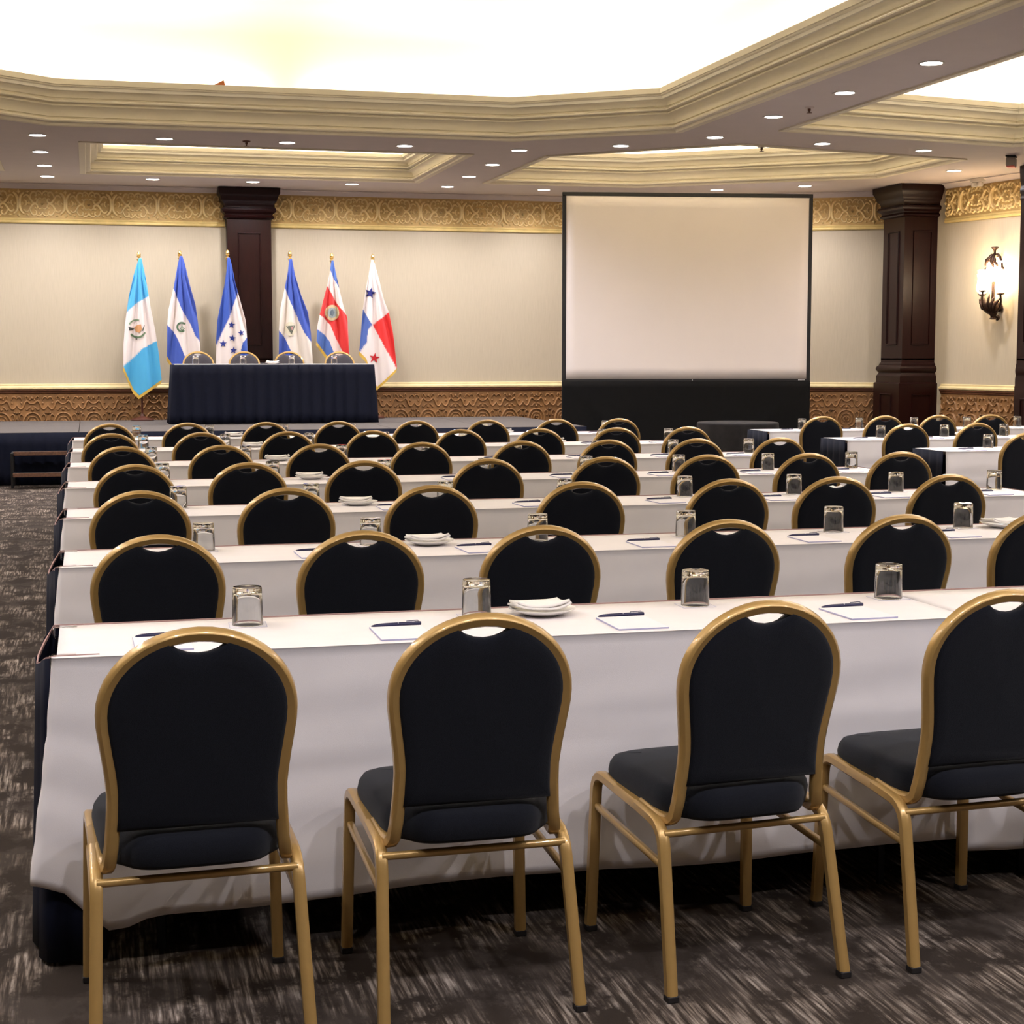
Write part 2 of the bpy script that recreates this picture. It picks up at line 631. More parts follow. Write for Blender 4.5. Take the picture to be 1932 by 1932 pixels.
wain_tile = tile_mesh('wainscot_scroll', [
    ([(0.0, 0.50), (0.14, 0.47), (0.25, 0.36), (0.30, 0.22), (0.24, 0.08), (0.10, 0.02)], 0.016),
    ([(0.0, 0.40), (0.10, 0.38), (0.17, 0.30), (0.19, 0.20), (0.14, 0.12), (0.05, 0.10)], 0.011),
    ([(0.0, 0.28), (0.06, 0.30), (0.10, 0.24), (0.06, 0.18), (0.0, 0.19)], 0.012),
    ([(0.30, 0.40), (0.36, 0.46), (0.42, 0.40), (0.40, 0.30), (0.36, 0.33)], 0.012),
    ([(0.0, 0.74), (0.09, 0.76), (0.17, 0.82), (0.24, 0.76), (0.30, 0.64), (0.38, 0.60), (0.46, 0.66), (0.50, 0.72)], 0.014),
    ([(0.17, 0.82), (0.22, 0.90), (0.17, 0.95), (0.12, 0.90), (0.15, 0.86)], 0.012),
    ([(0.04, 0.66), (0.11, 0.64), (0.16, 0.58), (0.22, 0.60)], 0.012),
    ([(0.33, 0.84), (0.38, 0.92), (0.46, 0.92), (0.50, 0.86)], 0.012),
    ([(0.34, 0.06), (0.40, 0.14), (0.46, 0.12), (0.50, 0.18)], 0.012),
], [(0, 0.58, 0.02, 0.02, 0.016), (0.5, 0.48, 0.018, 0.018, 0.014), (0.42, 0.50, 0.014, 0.014, 0.012), (0, 0.9, 0.02, 0.024, 0.016), (0.07, 0.86, 0.014, 0.014, 0.01),
    (0.35, 0.76, 0.016, 0.014, 0.01), (0, 0.24, 0.016, 0.018, 0.012), (0.5, 0.30, 0.014, 0.018, 0.012)], WW, WH, 'carved_wood')


def band(mb, a, b, prof):
    """sweep (out, z) profile along the wall foot a->b (clockwise outline, room on the right)"""
    a, b = Vector((*a, 0)), Vector((*b, 0))
    d = (b - a).normalized()
    n = Vector((d.y, -d.x, 0))
    m = len(prof)
    vs = []
    for p in (a, b):
        for o, z in prof:
            q = p + n * o
            vs.append((q.x, q.y, z))
    fs = [(i, i + 1, m + i + 1, m + i) for i in range(m - 1)]
    fs += [tuple(range(m)), tuple(range(2 * m - 1, m - 1, -1))]
    mb.add(vs, fs)


def dress_wall(a, b, idx, low=True, nofit=False):
    va, vb = Vector((*a, 0)), Vector((*b, 0))
    d = (vb - va).normalized()
    nrm = Vector((d.y, -d.x, 0))
    L = (vb - va).length
    mb = MB()
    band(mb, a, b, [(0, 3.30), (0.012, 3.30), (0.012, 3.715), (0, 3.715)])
    fr = structure('trim_%d' % idx, mb, 'gold_ground_shaded')
    mb = MB()
    band(mb, a, b, [(0, 3.245), (0.022, 3.245), (0.034, 3.258), (0.034, 3.276), (0.024, 3.284), (0.030, 3.296), (0.022, 3.312), (0, 3.312)])
    mb.build('gold_moulding', 'gold_trim', fr)
    mb = MB()
    band(mb, a, b, [(0, 3.700), (0.02, 3.700), (0.03, 3.712), (0.06, 3.745), (0.10, 3.757), (0.10, 3.768), (0, 3.768)])
    mb.build('cornice', 'soffit_paint', fr)
    ang = math.atan2(d.y, d.x)
    n = max(1, round(L / FW))
    # local: x along wall, y up (tile v), z out of the wall
    M = Matrix.Identity(4)
    for i in range(3):
        M[i][0], M[i][1], M[i][2] = d[i], (0, 0, 1)[i], nrm[i]
    for k in range(n):
        p = va + d * (L * (k + 0.5) / n) + nrm * 0.011
        o = bpy.data.objects.new('scroll_ornament', frieze_tile)
        C.objects.link(o)
        o.parent = fr
        o.matrix_world = Matrix.Translation((p.x, p.y, 3.328)) @ M @ Matrix.Diagonal((L / n / FW, 1, 1, 1))
    # wainscot
    mb = MB()
    band(mb, a, b, [(0, 0.0), (0.03, 0.0), (0.03, 0.14), (0.014, 0.15), (0.014, 0.985), (0, 0.985)])
    wn = structure('trim_%d' % (idx + 1), mb, 'carved_wood')
    mb = MB()
    band(mb, a, b, [(0, 0.965), (0.024, 0.965), (0.034, 0.975), (0.034, 0.99), (0.05, 1.0), (0.05, 1.02), (0, 1.02)])
    mb.build('wood_moulding', 'wood_trim', wn)
    mb = MB()
    band(mb, a, b, [(0, 1.02), (0.056, 1.022), (0.066, 1.032), (0.066, 1.05), (0.05, 1.062), (0.03, 1.072), (0.03, 1.09), (0.018, 1.098), (0, 1.098)])
    mb.build('chair_rail', 'rail_gold', wn)
    n = max(1, round(L / WW))
    for k in range(n):
        for z in (0.455, ) if low else (0.455,):
            p = va + d * (L * (k + 0.5) / n) + nrm * 0.013
            o = bpy.data.objects.new('carved_ornament', wain_tile)
            C.objects.link(o)
            o.parent = wn
            o.matrix_world = Matrix.Translation((p.x, p.y, z)) @ M @ Matrix.Diagonal((L / n / WW, 1, 1, 1))
    return fr


BX0, BX1 = 1.89, 2.49          # back pilaster
BF = 22.72
dress_wall((mir(P_CORNER)[0] + 1.4, YW), (BX0 - 0.012, YW), 11)
dress_wall((BX1 + 0.012, YW), P_CORNER, 13)
dress_wall(P_CORNER, P_DIAG, 15)
dress_wall(P_R1, (P_R1[0] + (P_R2[0] - P_R1[0]) * 0.75, P_R1[1] + (P_R2[1] - P_R1[1]) * 0.75), 17)


# ------------------------------------------------------------------ dark wood columns
def frame_panel(mb, o, ux, w, z0, z1, nrm, depth=0.018, bw=0.02):
    """raised moulding frame on a face: o = origin at panel centre bottom"""
    ux, nrm, o = Vector(ux), Vector(nrm), Vector(o)
    for (a0, a1, b0, b1) in ((-w / 2, w / 2, z0, z0 + bw), (-w / 2, w / 2, z1 - bw, z1), (-w / 2, -w / 2 + bw, z0 + bw, z1 - bw), (w / 2 - bw, w / 2, z0 + bw, z1 - bw)):
        vs = []
        for dd, ins in ((0, 0), (depth, bw * 0.3)):
            for (a, b) in ((a0 + ins, b0 + ins), (a1 - ins, b0 + ins), (a1 - ins, b1 - ins), (a0 + ins, b1 - ins)):
                q = o + ux * a + nrm * dd
                vs.append((q.x, q.y, o.z + b))
        mb.add(vs, [(4, 5, 6, 7), (0, 1, 5, 4), (1, 2, 6, 5), (2, 3, 7, 6), (3, 0, 4, 7)])


def column(name, x0, x1, y0, y1, label, q=1.0):
    t = empty(name, ((x0 + x1) / 2, (y0 + y1) / 2, 0))
    cx, cy = (x0 + x1) / 2, (y0 + y1) / 2
    hx, hy = (x1 - x0) / 2, (y1 - y0) / 2

    def sq(prof):
        return [[(-hx - o * q, -hy - o * q, z), (hx + o * q, -hy - o * q, z), (hx + o * q, hy + o * q, z), (-hx - o * q, hy + o * q, z)] for o, z in prof]
    mb = MB()
    mb.rings(sq([(0, 1.42), (0, 3.36)]))
    sh = mb.build('shaft', 'dark_wood', t)
    mb = MB()
    for (o, ux, w, nr) in (((0, -hy, 0), (1, 0, 0), 2 * hx, (0, -1, 0)), ((-hx, 0, 0), (0, 1, 0), 2 * hy, (-1, 0, 0)), ((hx, 0, 0), (0, 1, 0), 2 * hy, (1, 0, 0))):
        if w > 0.35:
            frame_panel(mb, o, ux, w * 0.52, 1.62, 3.16, nr)
    mb.build('panel_moulding', 'dark_wood', t)
    mb = MB()
    mb.rings(sq([(0.0, 3.34), (0.03, 3.35), (0.045, 3.37), (0.03, 3.385), (0.02, 3.40), (0.03, 3.42), (0.062, 3.44), (0.07, 3.465), (0.062, 3.49), (0.035, 3.50), (0.035, 3.53),
                 (0.05, 3.56), (0.075, 3.585), (0.08, 3.60), (0.085, 3.62), (0.10, 3.66), (0.118, 3.69), (0.12, 3.762)]))
    mb.build('capital', 'dark_wood', t, smooth=35)
    mb = MB()
    mb.rings(sq([(0.07, 0.0), (0.07, 1.10), (0.045, 1.115), (0.045, 1.20), (0.03, 1.22), (0.02, 1.245), (0.035, 1.26), (0.05, 1.285), (0.05, 1.31), (0.035, 1.335), (0.018, 1.345), (0.018, 1.365), (0.0, 1.385), (0.0, 1.44)]))
    mb.build('plinth', 'dark_wood', t, smooth=35)
    mb = MB()
    for (o, ux, w, nr) in (((0, -hy - 0.07 * q, 0), (1, 0, 0), 2 * hx, (0, -1, 0)), ((-hx - 0.07 * q, 0, 0), (0, 1, 0), 2 * hy, (-1, 0, 0))):
        if w > 0.35:
            frame_panel(mb, o, ux, w * 0.55, 0.2, 0.96, nr)
    mb.build('plinth_moulding', 'dark_wood', t)
    tag(t, label, 'column')
    return t


column('wooden_column', BX0, BX1, BF, YW + 0.1, 'dark wood pilaster on back wall behind the flags')
column('wooden_column', 10.68, 11.215, 20.02, 20.62, 'dark wood square column in the corner right of the projection screen')
_e = at(1923, 500, 1, 17.7)
column('wooden_column', _e.x, _e.x + 0.6, 17.1, 17.7, 'dark wood column at right edge of picture beside the wall sconce', q=0.16)


# ------------------------------------------------------------------ downlights
def downlight(x, y, label):
    t = empty('recessed_downlight', (x, y, ZC))
    mb = MB()
    mb.lathe([(0.098, 0.0), (0.105, -0.004), (0.098, -0.007), (0.086, -0.006), (0.083, 0.0)], seg=24, caps=False)
    mb.build('trim_ring', 'white_plastic', t, smooth=40)
    mb = MB()
    mb.lathe([(0.084, -0.002), (0.001, -0.004)], seg=24, caps=False)
    mb.build('lens', 'lens', t)
    l = bpy.data.lights.new('lamp', 'SPOT')
    l.energy = DOWN_W
    l.color = DAYW
    l.spot_size = math.radians(164)
    l.spot_blend = 0.85
    l.shadow_soft_size = 0.07
    lo = bpy.data.objects.new('lamp', l)
    C.objects.link(lo)
    lo.parent = t
    lo.location = (0, 0, -0.02)
    tag(t, label, 'ceiling light', 'recessed ceiling downlights')


LROWS = [
    ('in front of the flags coffer, %s from left', [(-0.45, 17.88), (0.845, 17.84), (2.14, 17.83), (3.42, 17.78), (4.735, 17.84)]),
    ('along the back wall over the flags, %s from left', [(-0.445, 21.94), (0.876, 21.94), (2.173, 21.94), (3.49, 21.9), (4.80, 21.9), (6.185, 21.97)]),
    ('left of the flags coffer, %s from front', [(-0.46, 19.32), (-0.45, 20.7)]),
    ('between flags coffer and screen coffer, %s from front', [(4.775, 19.25), (4.80, 20.6)]),
    ('above the projection screen, %s from left', [(8.51, 21.37), (9.48, 20.6)]),
    ('on the right ceiling beam, %s from the back', [(6.45, 16.27), (6.44, 14.73), (6.46, 13.25), (6.466, 11.75)]),
    ('on the cross beam towards the right wall, %s from left', [(7.77, 16.46), (9.13, 16.72)]),
    ('on the chamfered beam before the screen, %s', [(5.71, 17.18)]),
    ('near the corner column and sconce, %s', [(10.49, 18.43)]),
]
for txt, pts in LROWS:
    for k, (x, y) in enumerate(pts):
        downlight(x, y, 'round white recessed downlight ' + (txt % ORD[k] if len(pts) > 1 else txt.replace(', %s', '')))
# the same fixtures over the part of the hall behind and beside the camera
REST = [('on the right ceiling beam above the tables, %s nearest', [(6.46, 11.75 - 1.5 * k) for k in range(8, 0, -1)]),
        ('on the left ceiling beam, %s from the stage', [(-2.26, 16.27 - 1.5 * k) for k in range(10)]),
        ('on the left cross beam, %s from centre', [(2 * CX - 7.77, 16.46), (2 * CX - 9.13, 16.72)]),
        ('by the left back corner, %s from centre', [(-1.98, 21.97), (2 * CX - 8.51, 21.37), (2 * CX - 9.48, 20.6), (2 * CX - 10.49, 18.43)]),
        ('over the rear of the hall, %s from left', [(x, 1.4) for x in (-0.45, 0.85, 2.14, 3.42, 4.73)]),
        ('along the right wall, %s from the column', [(11.2, 13.5 - 2.2 * k) for k in range(6)])]
for txt, pts in REST:
    for k, (x, y) in enumerate(pts):
        downlight(x, y, 'recessed downlight ' + txt % ORD[k])

# ------------------------------------------------------------------ stage
ZS = 0.606
SX1, SY0, SY1 = 5.98, 19.30, 22.63
SX0 = SX1 - 1.22 * 7
DP = (SY1 - SY0) / 2
stage = empty('stage_platform', ((SX0 + SX1) / 2, SY0, 0))
sx = (SX0 + SX1) / 2
for i in range(7):
    for j in range(2):
        x0 = SX1 - 1.22 * (i + 1) - sx
        y0 = j * DP
        MB().bbox(x0 + 0.003, x0 + 1.217, y0 + 0.003, y0 + DP - 0.003, ZS - 0.06, ZS, 0.004).build('deck_panel', 'deck_grey', stage)
for i in range(8):
    for j in range(2):
        x0 = SX1 - 1.22 * i - sx
        MB().box(x0 - 0.04 if i else x0 - 0.06, x0 + 0.0 if i == 0 else x0 + 0.04, j * 3.15 + 0.06, j * 3.15 + 0.1, 0, ZS - 0.06).build('leg', 'black_metal', stage)
tag(stage, 'low grey carpeted stage along the back wall under the flags', 'stage')


def pleated(path, z0, z1, wl=0.11, amp=0.012, nz=6, flare=0.02, seedk=0.0, sag=None):
    """skirt hanging along a polyline (xy); pleats swell towards the floor; outward is to the right of travel"""
    pts = []
    acc = 0
    for k in range(len(path) - 1):
        a, b = Vector(path[k]), Vector(path[k + 1])
        L = (b - a).length
        d = (b - a) / L
        n = Vector((d.y, -d.x))
        m = max(2, int(L / (wl / 8)))
        for i in range(m + (1 if k == len(path) - 2 else 0)):
            s = L * i / m
            # round the corners between segments
            pts.append((a + d * s, n, acc + s))
        acc += L
    # blend normals near corners
    nn = []
    for i in range(len(pts)):
        v = Vector((0, 0))
        for q in range(max(0, i - 2), min(len(pts), i + 3)):
            v += pts[q][1]
        nn.append(v.normalized())
    m = len(pts)
    vs, fs = [], []
    for j in range(nz + 1):
        f = j / nz
        for i, (p, n, s) in enumerate(pts):
            zt_ = z1 - (sag(p) if sag else 0.0)
            z = zt_ + (z0 - zt_) * f
            ph = 2 * PI * s / wl + 1.3 * math.sin(s * 3.1 + seedk) + 0.5 * math.sin(s * 9.7 + seedk)
            a = amp * (0.35 + 0.65 * f) * (math.sin(ph) + 0.35 * math.sin(2 * ph + 0.6))
            q = p + nn[i] * (a + amp + flare * f)
            vs.append((q.x, q.y, z))
    for j in range(nz):
        for i in range(m - 1):
            a = j * m + i
            fs.append((a, a + 1, a + m + 1, a + m))
    return vs, fs


def skirt(name, path, z0, z1, label, cat='table skirt', m='skirt_navy', loc=None, band=False, **kw):
    vs, fs = pleated(path, z0, z1, **kw)
    mb = MB()
    mb.add(vs, fs)
    o = mb.build(name, m, None, smooth=70, solid=0.0016)
    if band:
        b = MB()
        n = []
        for k in range(len(path)):
            a = Vector(path[max(0, k - 1)])
            c = Vector(path[min(len(path) - 1, k + 1)])
            d = (c - a).normalized()
            n.append(Vector((d.y, -d.x)))
        pv = []
        sg = kw.get('sag')
        for (dz, do) in ((0.0, 0.001), (0.004, 0.001), (0.004, 0.005), (0.0, 0.005)):
            pv.append([(path[k][0] + n[k].x * do, path[k][1] + n[k].y * do, z1 - 0.006 + dz * 2.2 - (sg(Vector(path[k])) if sg else 0)) for k in range(len(path))])
        vs = [p for r in pv for p in r]
        m_ = len(path)
        fs = []
        for q in range(4):
            for i in range(m_ - 1):
                a, c = q * m_ + i, ((q + 1) % 4) * m_ + i
                fs.append((a, a + 1, c + 1, c))
        b.add(vs, fs)
        bo = b.build('fastening_band', 'skirt_band', o)
        bo['label'] = 'pinkish fastening band'
    tag(o, label, cat)
    return o


skirt('stage_skirt', [(SX0, SY0 - 0.004), (SX1 + 0.004, SY0 - 0.004), (SX1 + 0.004, SY1 - 0.02)], 0.008, ZS - 0.004, 'dark navy pleated skirt along the stage front', 'stage skirt', wl=0.16, amp=0.010, nz=4, flare=0.0)

# stage steps
st = empty('stage_steps', (-0.25, 18.86, 0))
tw = 0.66
for k, (z, y) in enumerate(((0.175, -0.02), (0.40, 0.22))):
    MB().bbox(-tw / 2, tw / 2, y - 0.13, y + 0.11, z - 0.035, z, 0.005).build('tread', 'black_metal', st)
    tr = MB()
    tr.bbox(-tw / 2 + 0.01, tw / 2 - 0.01, y - 0.142, y - 0.13, z - 0.04, z + 0.006, 0.003)
    e = tr.build('nosing', 'tread', st)
for s in (-1, 1):
    MB().tube([(s * tw / 2, -0.13, 0.01), (s * tw / 2, -0.13, 0.39), (s * tw / 2, 0.30, 0.39), (s * tw / 2, 0.30, 0.01)], 0.014, square=True).build('side_frame', 'black_metal', st)
    MB().tube([(s * tw / 2, -0.13, 0.15), (s * tw / 2, 0.30, 0.15)], 0.012, square=True).build('crossbar', 'black_metal', st)
p = at(25, 921, 2, 0)
st.location = (p.x + tw / 2, 18.9, 0)
tag(st, 'small black two-step stair unit with speckled brown nosings before the stage', 'steps')


# ------------------------------------------------------------------ banquet chair
def bend(pts, n=5):
    """polyline with rounded corners: pts are (point, radius)"""
    P = [Vector(p) for p, _ in pts]
    out = [P[0]]
    for i in range(1, len(P) - 1):
        r = pts[i][1]
        a, b, c = P[i - 1], P[i], P[i + 1]
        d1, d2 = (a - b), (c - b)
        t = min(r, d1.length * 0.49, d2.length * 0.49)
        p1, p2 = b + d1.normalized() * t, b + d2.normalized() * t
        for k in range(n + 1):
            f = k / n
            out.append(p1 * (1 - f) ** 2 + b * 2 * f * (1 - f) + p2 * f ** 2)
    out.append(P[-1])
    return out


def hoop_half(t):
    """half width (centre line) of the back hoop at height t above 0.40, up to the start of the arch"""
    ks = [(0.0, 0.186), (0.06, 0.182), (0.12, 0.177), (0.18, 0.176), (0.23, 0.182), (0.28, 0.190), (0.32, 0.195), (0.345, 0.196)]
    for (a, va), (b, vb) in zip(ks, ks[1:]):
        if t <= b:
            f = (t - a) / (b - a)
            f = f * f * (3 - 2 * f) * 0.5 + f * 0.5
            return va + (vb - va) * f
    return ks[-1][1]


T_ARCH, R_ARCH = 0.345, 0.168


def hoop_point(s, inset=0.0):
    """s in -1..1 along the arch half circle; returns x,t"""
    a = PI / 2 * s
    return (math.sin(a) * (0.196 - inset), T_ARCH + math.cos(a) * (R_ARCH - inset))


def back_pos(x, t, off=0.0):
    """map hoop plane to chair space; the back reclines and curves a little"""
    y = -0.172 - 0.155 * t - 0.05 * t * t + off
    return (x, y, 0.402 + t)


def outline_rings(mb, outl, prof):
    """outl: list of (x,t) closed; prof: list of (inset, depth); maps through fn"""


def offset_closed(pts, d):
    return [(p.x, p.y) for p in offset_poly([Vector(p) for p in pts], d)]


def make_chair():
    t = empty('banquet_chair')
    fr = 'chair_gold'
    # hoop
    pts = []
    for side in (-1,):
        pts += [(-0.199, -0.02, 0.408), (-0.197, -0.10, 0.400), (-0.192, -0.150, 0.400), (-0.188, -0.172, 0.414)]
    left = [back_pos(-hoop_half(k), k) for k in (0.05, 0.09, 0.13, 0.17, 0.21, 0.25, 0.29, 0.32)]
    arch = [back_pos(*hoop_point(-1 + 2 * k / 22)) for k in range(23)]
    right = [back_pos(hoop_half(k), k) for k in (0.32, 0.29, 0.25, 0.21, 0.17, 0.13, 0.09, 0.05)]
    path = smooth_path(pts, 3) + [Vector(p) for p in left + arch + right] + list(reversed([Vector((-p.x, p.y, p.z)) for p in smooth_path(pts, 3)]))
    MB().tube(path, 0.0136, square=True).build('back_frame', fr, t, smooth=45)
    # upholstered back
    inn = 0.006
    outl = []
    bt = 0.085
    ts = [bt + (T_ARCH - bt) * k / 9 for k in range(10)]
    for q in ts[:-1]:
        outl.append((-hoop_half(q) + inn, q))
    N = 28
    for k in range(N + 1):
        s = -1 + 2 * k / N
        x, tt = hoop_point(s, inn)
        if abs(x) < 0.062:
            f = math.cos(PI / 2 * x / 0.062)
            tt -= 0.033 * f ** 0.8 + 0.002
        outl.append((x, tt))
    for q in reversed(ts[:-1]):
        outl.append((hoop_half(q) - inn, q))
    outl = list(reversed(outl))      # counter-clockwise in x,t
    prof = [(0.0, -0.004), (0.004, -0.013), (0.013, -0.018), (0.04, -0.0195)]
    mb = MB()
    rs = []
    def inset(i):
        k = 1 - i / 0.19
        return [(x * k, 0.27 + (tt - 0.27) * k) for x, tt in outl]
    for i, d in reversed(prof):
        rs.append([back_pos(x, tt, d) for x, tt in inset(i)])
    for i, d in [(0.0, 0.006), (0.006, 0.022), (0.02, 0.032), (0.05, 0.036)]:
        rs.append([back_pos(x, tt, d) for x, tt in inset(i)])
    def capped(rs, c0, c1):
        def shrink(r, c):
            return [[tuple(c[q] + (p[q] - c[q]) * f for q in range(3)) for p in r] for f in (0.66, 0.33, 0.002)]
        return list(reversed(shrink(rs[0], c0))) + rs + shrink(rs[-1], c1)
    rs = capped(rs, back_pos(0, 0.27, -0.0235), back_pos(0, 0.27, 0.040))
    mb.rings(rs[:8], caps=False)
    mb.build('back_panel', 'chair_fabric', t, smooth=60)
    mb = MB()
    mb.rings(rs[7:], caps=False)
    mb.build('back_cushion', 'chair_fabric_front_lit', t, smooth=60)
    # seat
    so = []
    for k in range(48):
        a = 2 * PI * k / 48
        ca, sa = math.cos(a), math.sin(a)
        e = 0.42
        x = math.copysign(abs(ca) ** e, ca)
        y = math.copysign(abs(sa) ** e, sa)
        wv = 0.206 + 0.010 * y
        yy = 0.014 + y * 0.229
        if yy < -0.10:
            g = min(1, (-0.10 - yy) / 0.08)
            wv -= 0.030 * g * g * (3 - 2 * g)
        so.append((x * wv, yy))
    mb = MB()
    rs = []
    for i, z in ((0.03, 0.401), (0.006, 0.403), (0.0, 0.412), (-0.004, 0.440), (0.0, 0.458), (0.010, 0.472), (0.03, 0.479), (0.08, 0.484)):
        rs.append([(x, y, z) for x, y in offset_closed(so, i)])
    rs = capped(rs, (0, 0.014, 0.400), (0, 0.014, 0.489))
    mb.rings(rs, caps=False)
    mb.build('seat_cushion', 'chair_fabric', t, smooth=60)
    # legs with their bends, seat rails between
    for s in (-1, 1):
        f = bend([((s * 0.226, 0.250, 0.012), 0), ((s * 0.216, 0.236, 0.425), 0.055), ((s * 0.213, 0.10, 0.412), 0)])
        lg = MB().tube(f, 0.0134, square=True).build('leg', fr, t, smooth=45)
        MB().bbox(s * 0.226 - 0.0145, s * 0.226 + 0.0145, 0.2355, 0.2645, 0.0, 0.016, 0.002).build('foot_cap', 'rubber', lg)
        r = bend([((s * 0.228, -0.250, 0.012), 0), ((s * 0.214, -0.165, 0.390), 0.055), ((s * 0.213, -0.02, 0.404), 0)])
        lg = MB().tube(r, 0.0134, square=True).build('leg', fr, t, smooth=45)
        MB().bbox(s * 0.228 - 0.0145, s * 0.228 + 0.0145, -0.2645, -0.2355, 0.0, 0.016, 0.002).build('foot_cap', 'rubber', lg)
        MB().tube([(s * 0.213, 0.10, 0.412), (s * 0.213, 0.04, 0.408), (s * 0.213, -0.02, 0.404)], 0.0134, square=True).build('seat_rail', fr, t, smooth=45)
        MB().tube([(s * 0.217, 0.238, 0.335), (s * 0.220, -0.19, 0.300)], 0.0085, square=True).build('stretcher', fr, t, smooth=45)
    MB().tube([(-0.214, -0.168, 0.372), (0.214, -0.168, 0.372)], 0.0095, seg=10).build('stretcher', fr, t, smooth=45)
    return t


chair0 = make_chair()
_used = []


def place_chair(x, y, rz, label, group, z=0.0):
    if not _used:
        o = chair0
        _used.append(1)
    else:
        o = copy_tree(chair0)
    o.location = (x, y, z)
    o.rotation_euler = (0, 0, rz)
    tag(o, label, 'chair', group)
    return o


# ------------------------------------------------------------------ small table things (prototypes)
def make_glass():
    mb = MB()
    # upturned tumbler: rim on the table, thick base on top; outer then inner wall
    prof = [(0.0410, 0.0), (0.0413, 0.002), (0.0400, 0.05), (0.0388, 0.100), (0.0372, 0.103), (0.001, 0.1025)]
    mb.lathe(prof, seg=32, caps=False)
    inner = [(0.0410, 0.0), (0.0392, 0.0005), (0.0378, 0.05), (0.0364, 0.082), (0.0335, 0.087), (0.001, 0.0880)]
    mb.lathe(inner, seg=32, caps=False)
    o = mb.build('water_glass', 'clear_glass', None, smooth=50)
    me = o.data
    bm = bmesh.new()
    bm.from_mesh(me)
    bmesh.ops.remove_doubles(bm, verts=bm.verts, dist=1e-5)
    bmesh.ops.recalc_face_normals(bm, faces=bm.faces)
    bm.to_mesh(me)
    bm.free()
    return o


def make_coaster():
    t = empty('paper_coaster')
    MB().bbox(-0.05, 0.05, -0.045, 0.045, 0.0, 0.0012, 0.0004).build('sheet', 'paper', t)
    mb = MB()
    for (a, b, c, d) in ((-0.05, 0.05, -0.045, -0.0438), (-0.05, 0.05, 0.0438, 0.045), (-0.05, -0.0488, -0.0438, 0.0438), (0.0488, 0.05, -0.0438, 0.0438)):
        mb.box(a, b, c, d, 0.0012, 0.0014)
    mb.build('printed_border', 'paper_edge', t)
    return t


def make_pad():
    t = empty('notepad')
    MB().bbox(-0.07, 0.07, -0.10, 0.10, 0.0, 0.004, 0.0006).build('sheets', 'paper', t)
    mb = MB()
    mb.box(-0.0702, 0.0702, -0.1003, -0.0998, 0.0003, 0.0042)
    mb.box(-0.0703, -0.0696, -0.0998, 0.0998, 0.0003, 0.0042)
    mb.build('binding', 'paper_edge', t)
    return t


def make_pen():
    t = empty('pen')
    mb = MB()
    mb.lathe([(0.001, -0.070), (0.0030, -0.064), (0.0052, -0.052), (0.0060, -0.03), (0.0060, 0.064), (0.0050, 0.069), (0.001, 0.070)], seg=10)
    v = [(z, y, x + 0.0061) for x, y, z in mb.v]
    mb.v = v
    mb.build('barrel', 'pen_navy', t, smooth=50)
    mb = MB()
    mb.box(0.004, 0.0060, -0.0045, 0.0045, 0.0100, 0.0125)
    mb.build('ring_mark', 'pen_white', t)
    for k in range(5):
        MB().box(0.030 + k * 0.0045, 0.033 + k * 0.0045, -0.0022, 0.0026, 0.0110, 0.0125).build('lettering', 'pen_white', t)
    mb = MB()
    mb.tube([(0.064, 0.003, 0.010), (0.062, 0.0045, 0.0138), (0.03, 0.0045, 0.0128)], 0.0012, seg=6)
    mb.build('clip', 'pen_navy', t)
    return t


def make_plate():
    mb = MB()
    mb.lathe([(0.001, 0.001), (0.045, 0.0), (0.05, 0.003), (0.07, 0.010), (0.094, 0.019), (0.0955, 0.021), (0.092, 0.0215), (0.068, 0.014), (0.05, 0.007), (0.001, 0.006)], seg=40, caps=False)
    return mb.build('side_plate', 'plate_china', None, smooth=50)


def make_napkin():
    """folded cloth: three soft layers with lifted corners"""
    t = empty('folded_napkin')
    for L in range(2):
        mb = MB()
        hw, hd = 0.080 - 0.004 * L, 0.055 - 0.003 * L

        def fn(u, v, L=L):
            x = (u - 0.5) * 2 * hw
            y = (v - 0.5) * 2 * hd
            lift = 0.016 * (abs(u - 0.5) * 2) ** 3 * (0.6 + 0.4 * math.cos(3 * v + L))
            z = 0.008 + 0.008 * L + lift + 0.0015 * math.sin(6 * u + 2 * L) * math.cos(4 * v)
            return (x * (1 - 0.05 * v) + 0.006 * (v - 0.5), y, z)
        mb.grid(14, 8, fn)
        mb.build('fold', 'napkin', t, smooth=60, solid=0.006)
    return t


P_GLASS, P_COAST, P_PAD, P_PEN, P_PLATE, P_NAP = make_glass(), make_coaster(), make_pad(), make_pen(), make_plate(), make_napkin()
_first = {}


def put(proto, x, y, z, rz, label, cat, group):
    if proto.name not in _first:
        _first[proto.name] = 1
        o = proto
    else:
        o = copy_tree(proto)
    o.location = (x, y, z)
    o.rotation_euler = (0, 0, rz)
    tag(o, label, cat, group)
    return o


# ------------------------------------------------------------------ tables with cloths and skirts
TD = 0.455      # table depth
TZ = 0.762      # top of the slab


def make_table(x0, x1, y0, label, z=0.0, depth=TD):
    t = empty('folding_table', ((x0 + x1) / 2, y0 + depth / 2, z))
    hx, hy = (x1 - x0) / 2 - 0.003, depth / 2
    MB().bbox(-hx, hx, -hy, hy, TZ - 0.022, TZ, 0.003).build('tabletop', 'laminate', t)
    for s in (-1, 1):
        for q in (-1, 1):
            MB().tube([(s * (hx - 0.22), q * (hy - 0.06), TZ - 0.02), (s * (hx - 0.22), q * (hy - 0.05), 0.0)], 0.0125, seg=8).build('leg', 'table_steel', t)
        MB().tube([(s * (hx - 0.22), -(hy - 0.05), 0.12), (s * (hx - 0.22), hy - 0.05, 0.12)], 0.010, seg=8).build('crossbar', 'table_steel', t)
    tag(t, label, 'table')
    return t


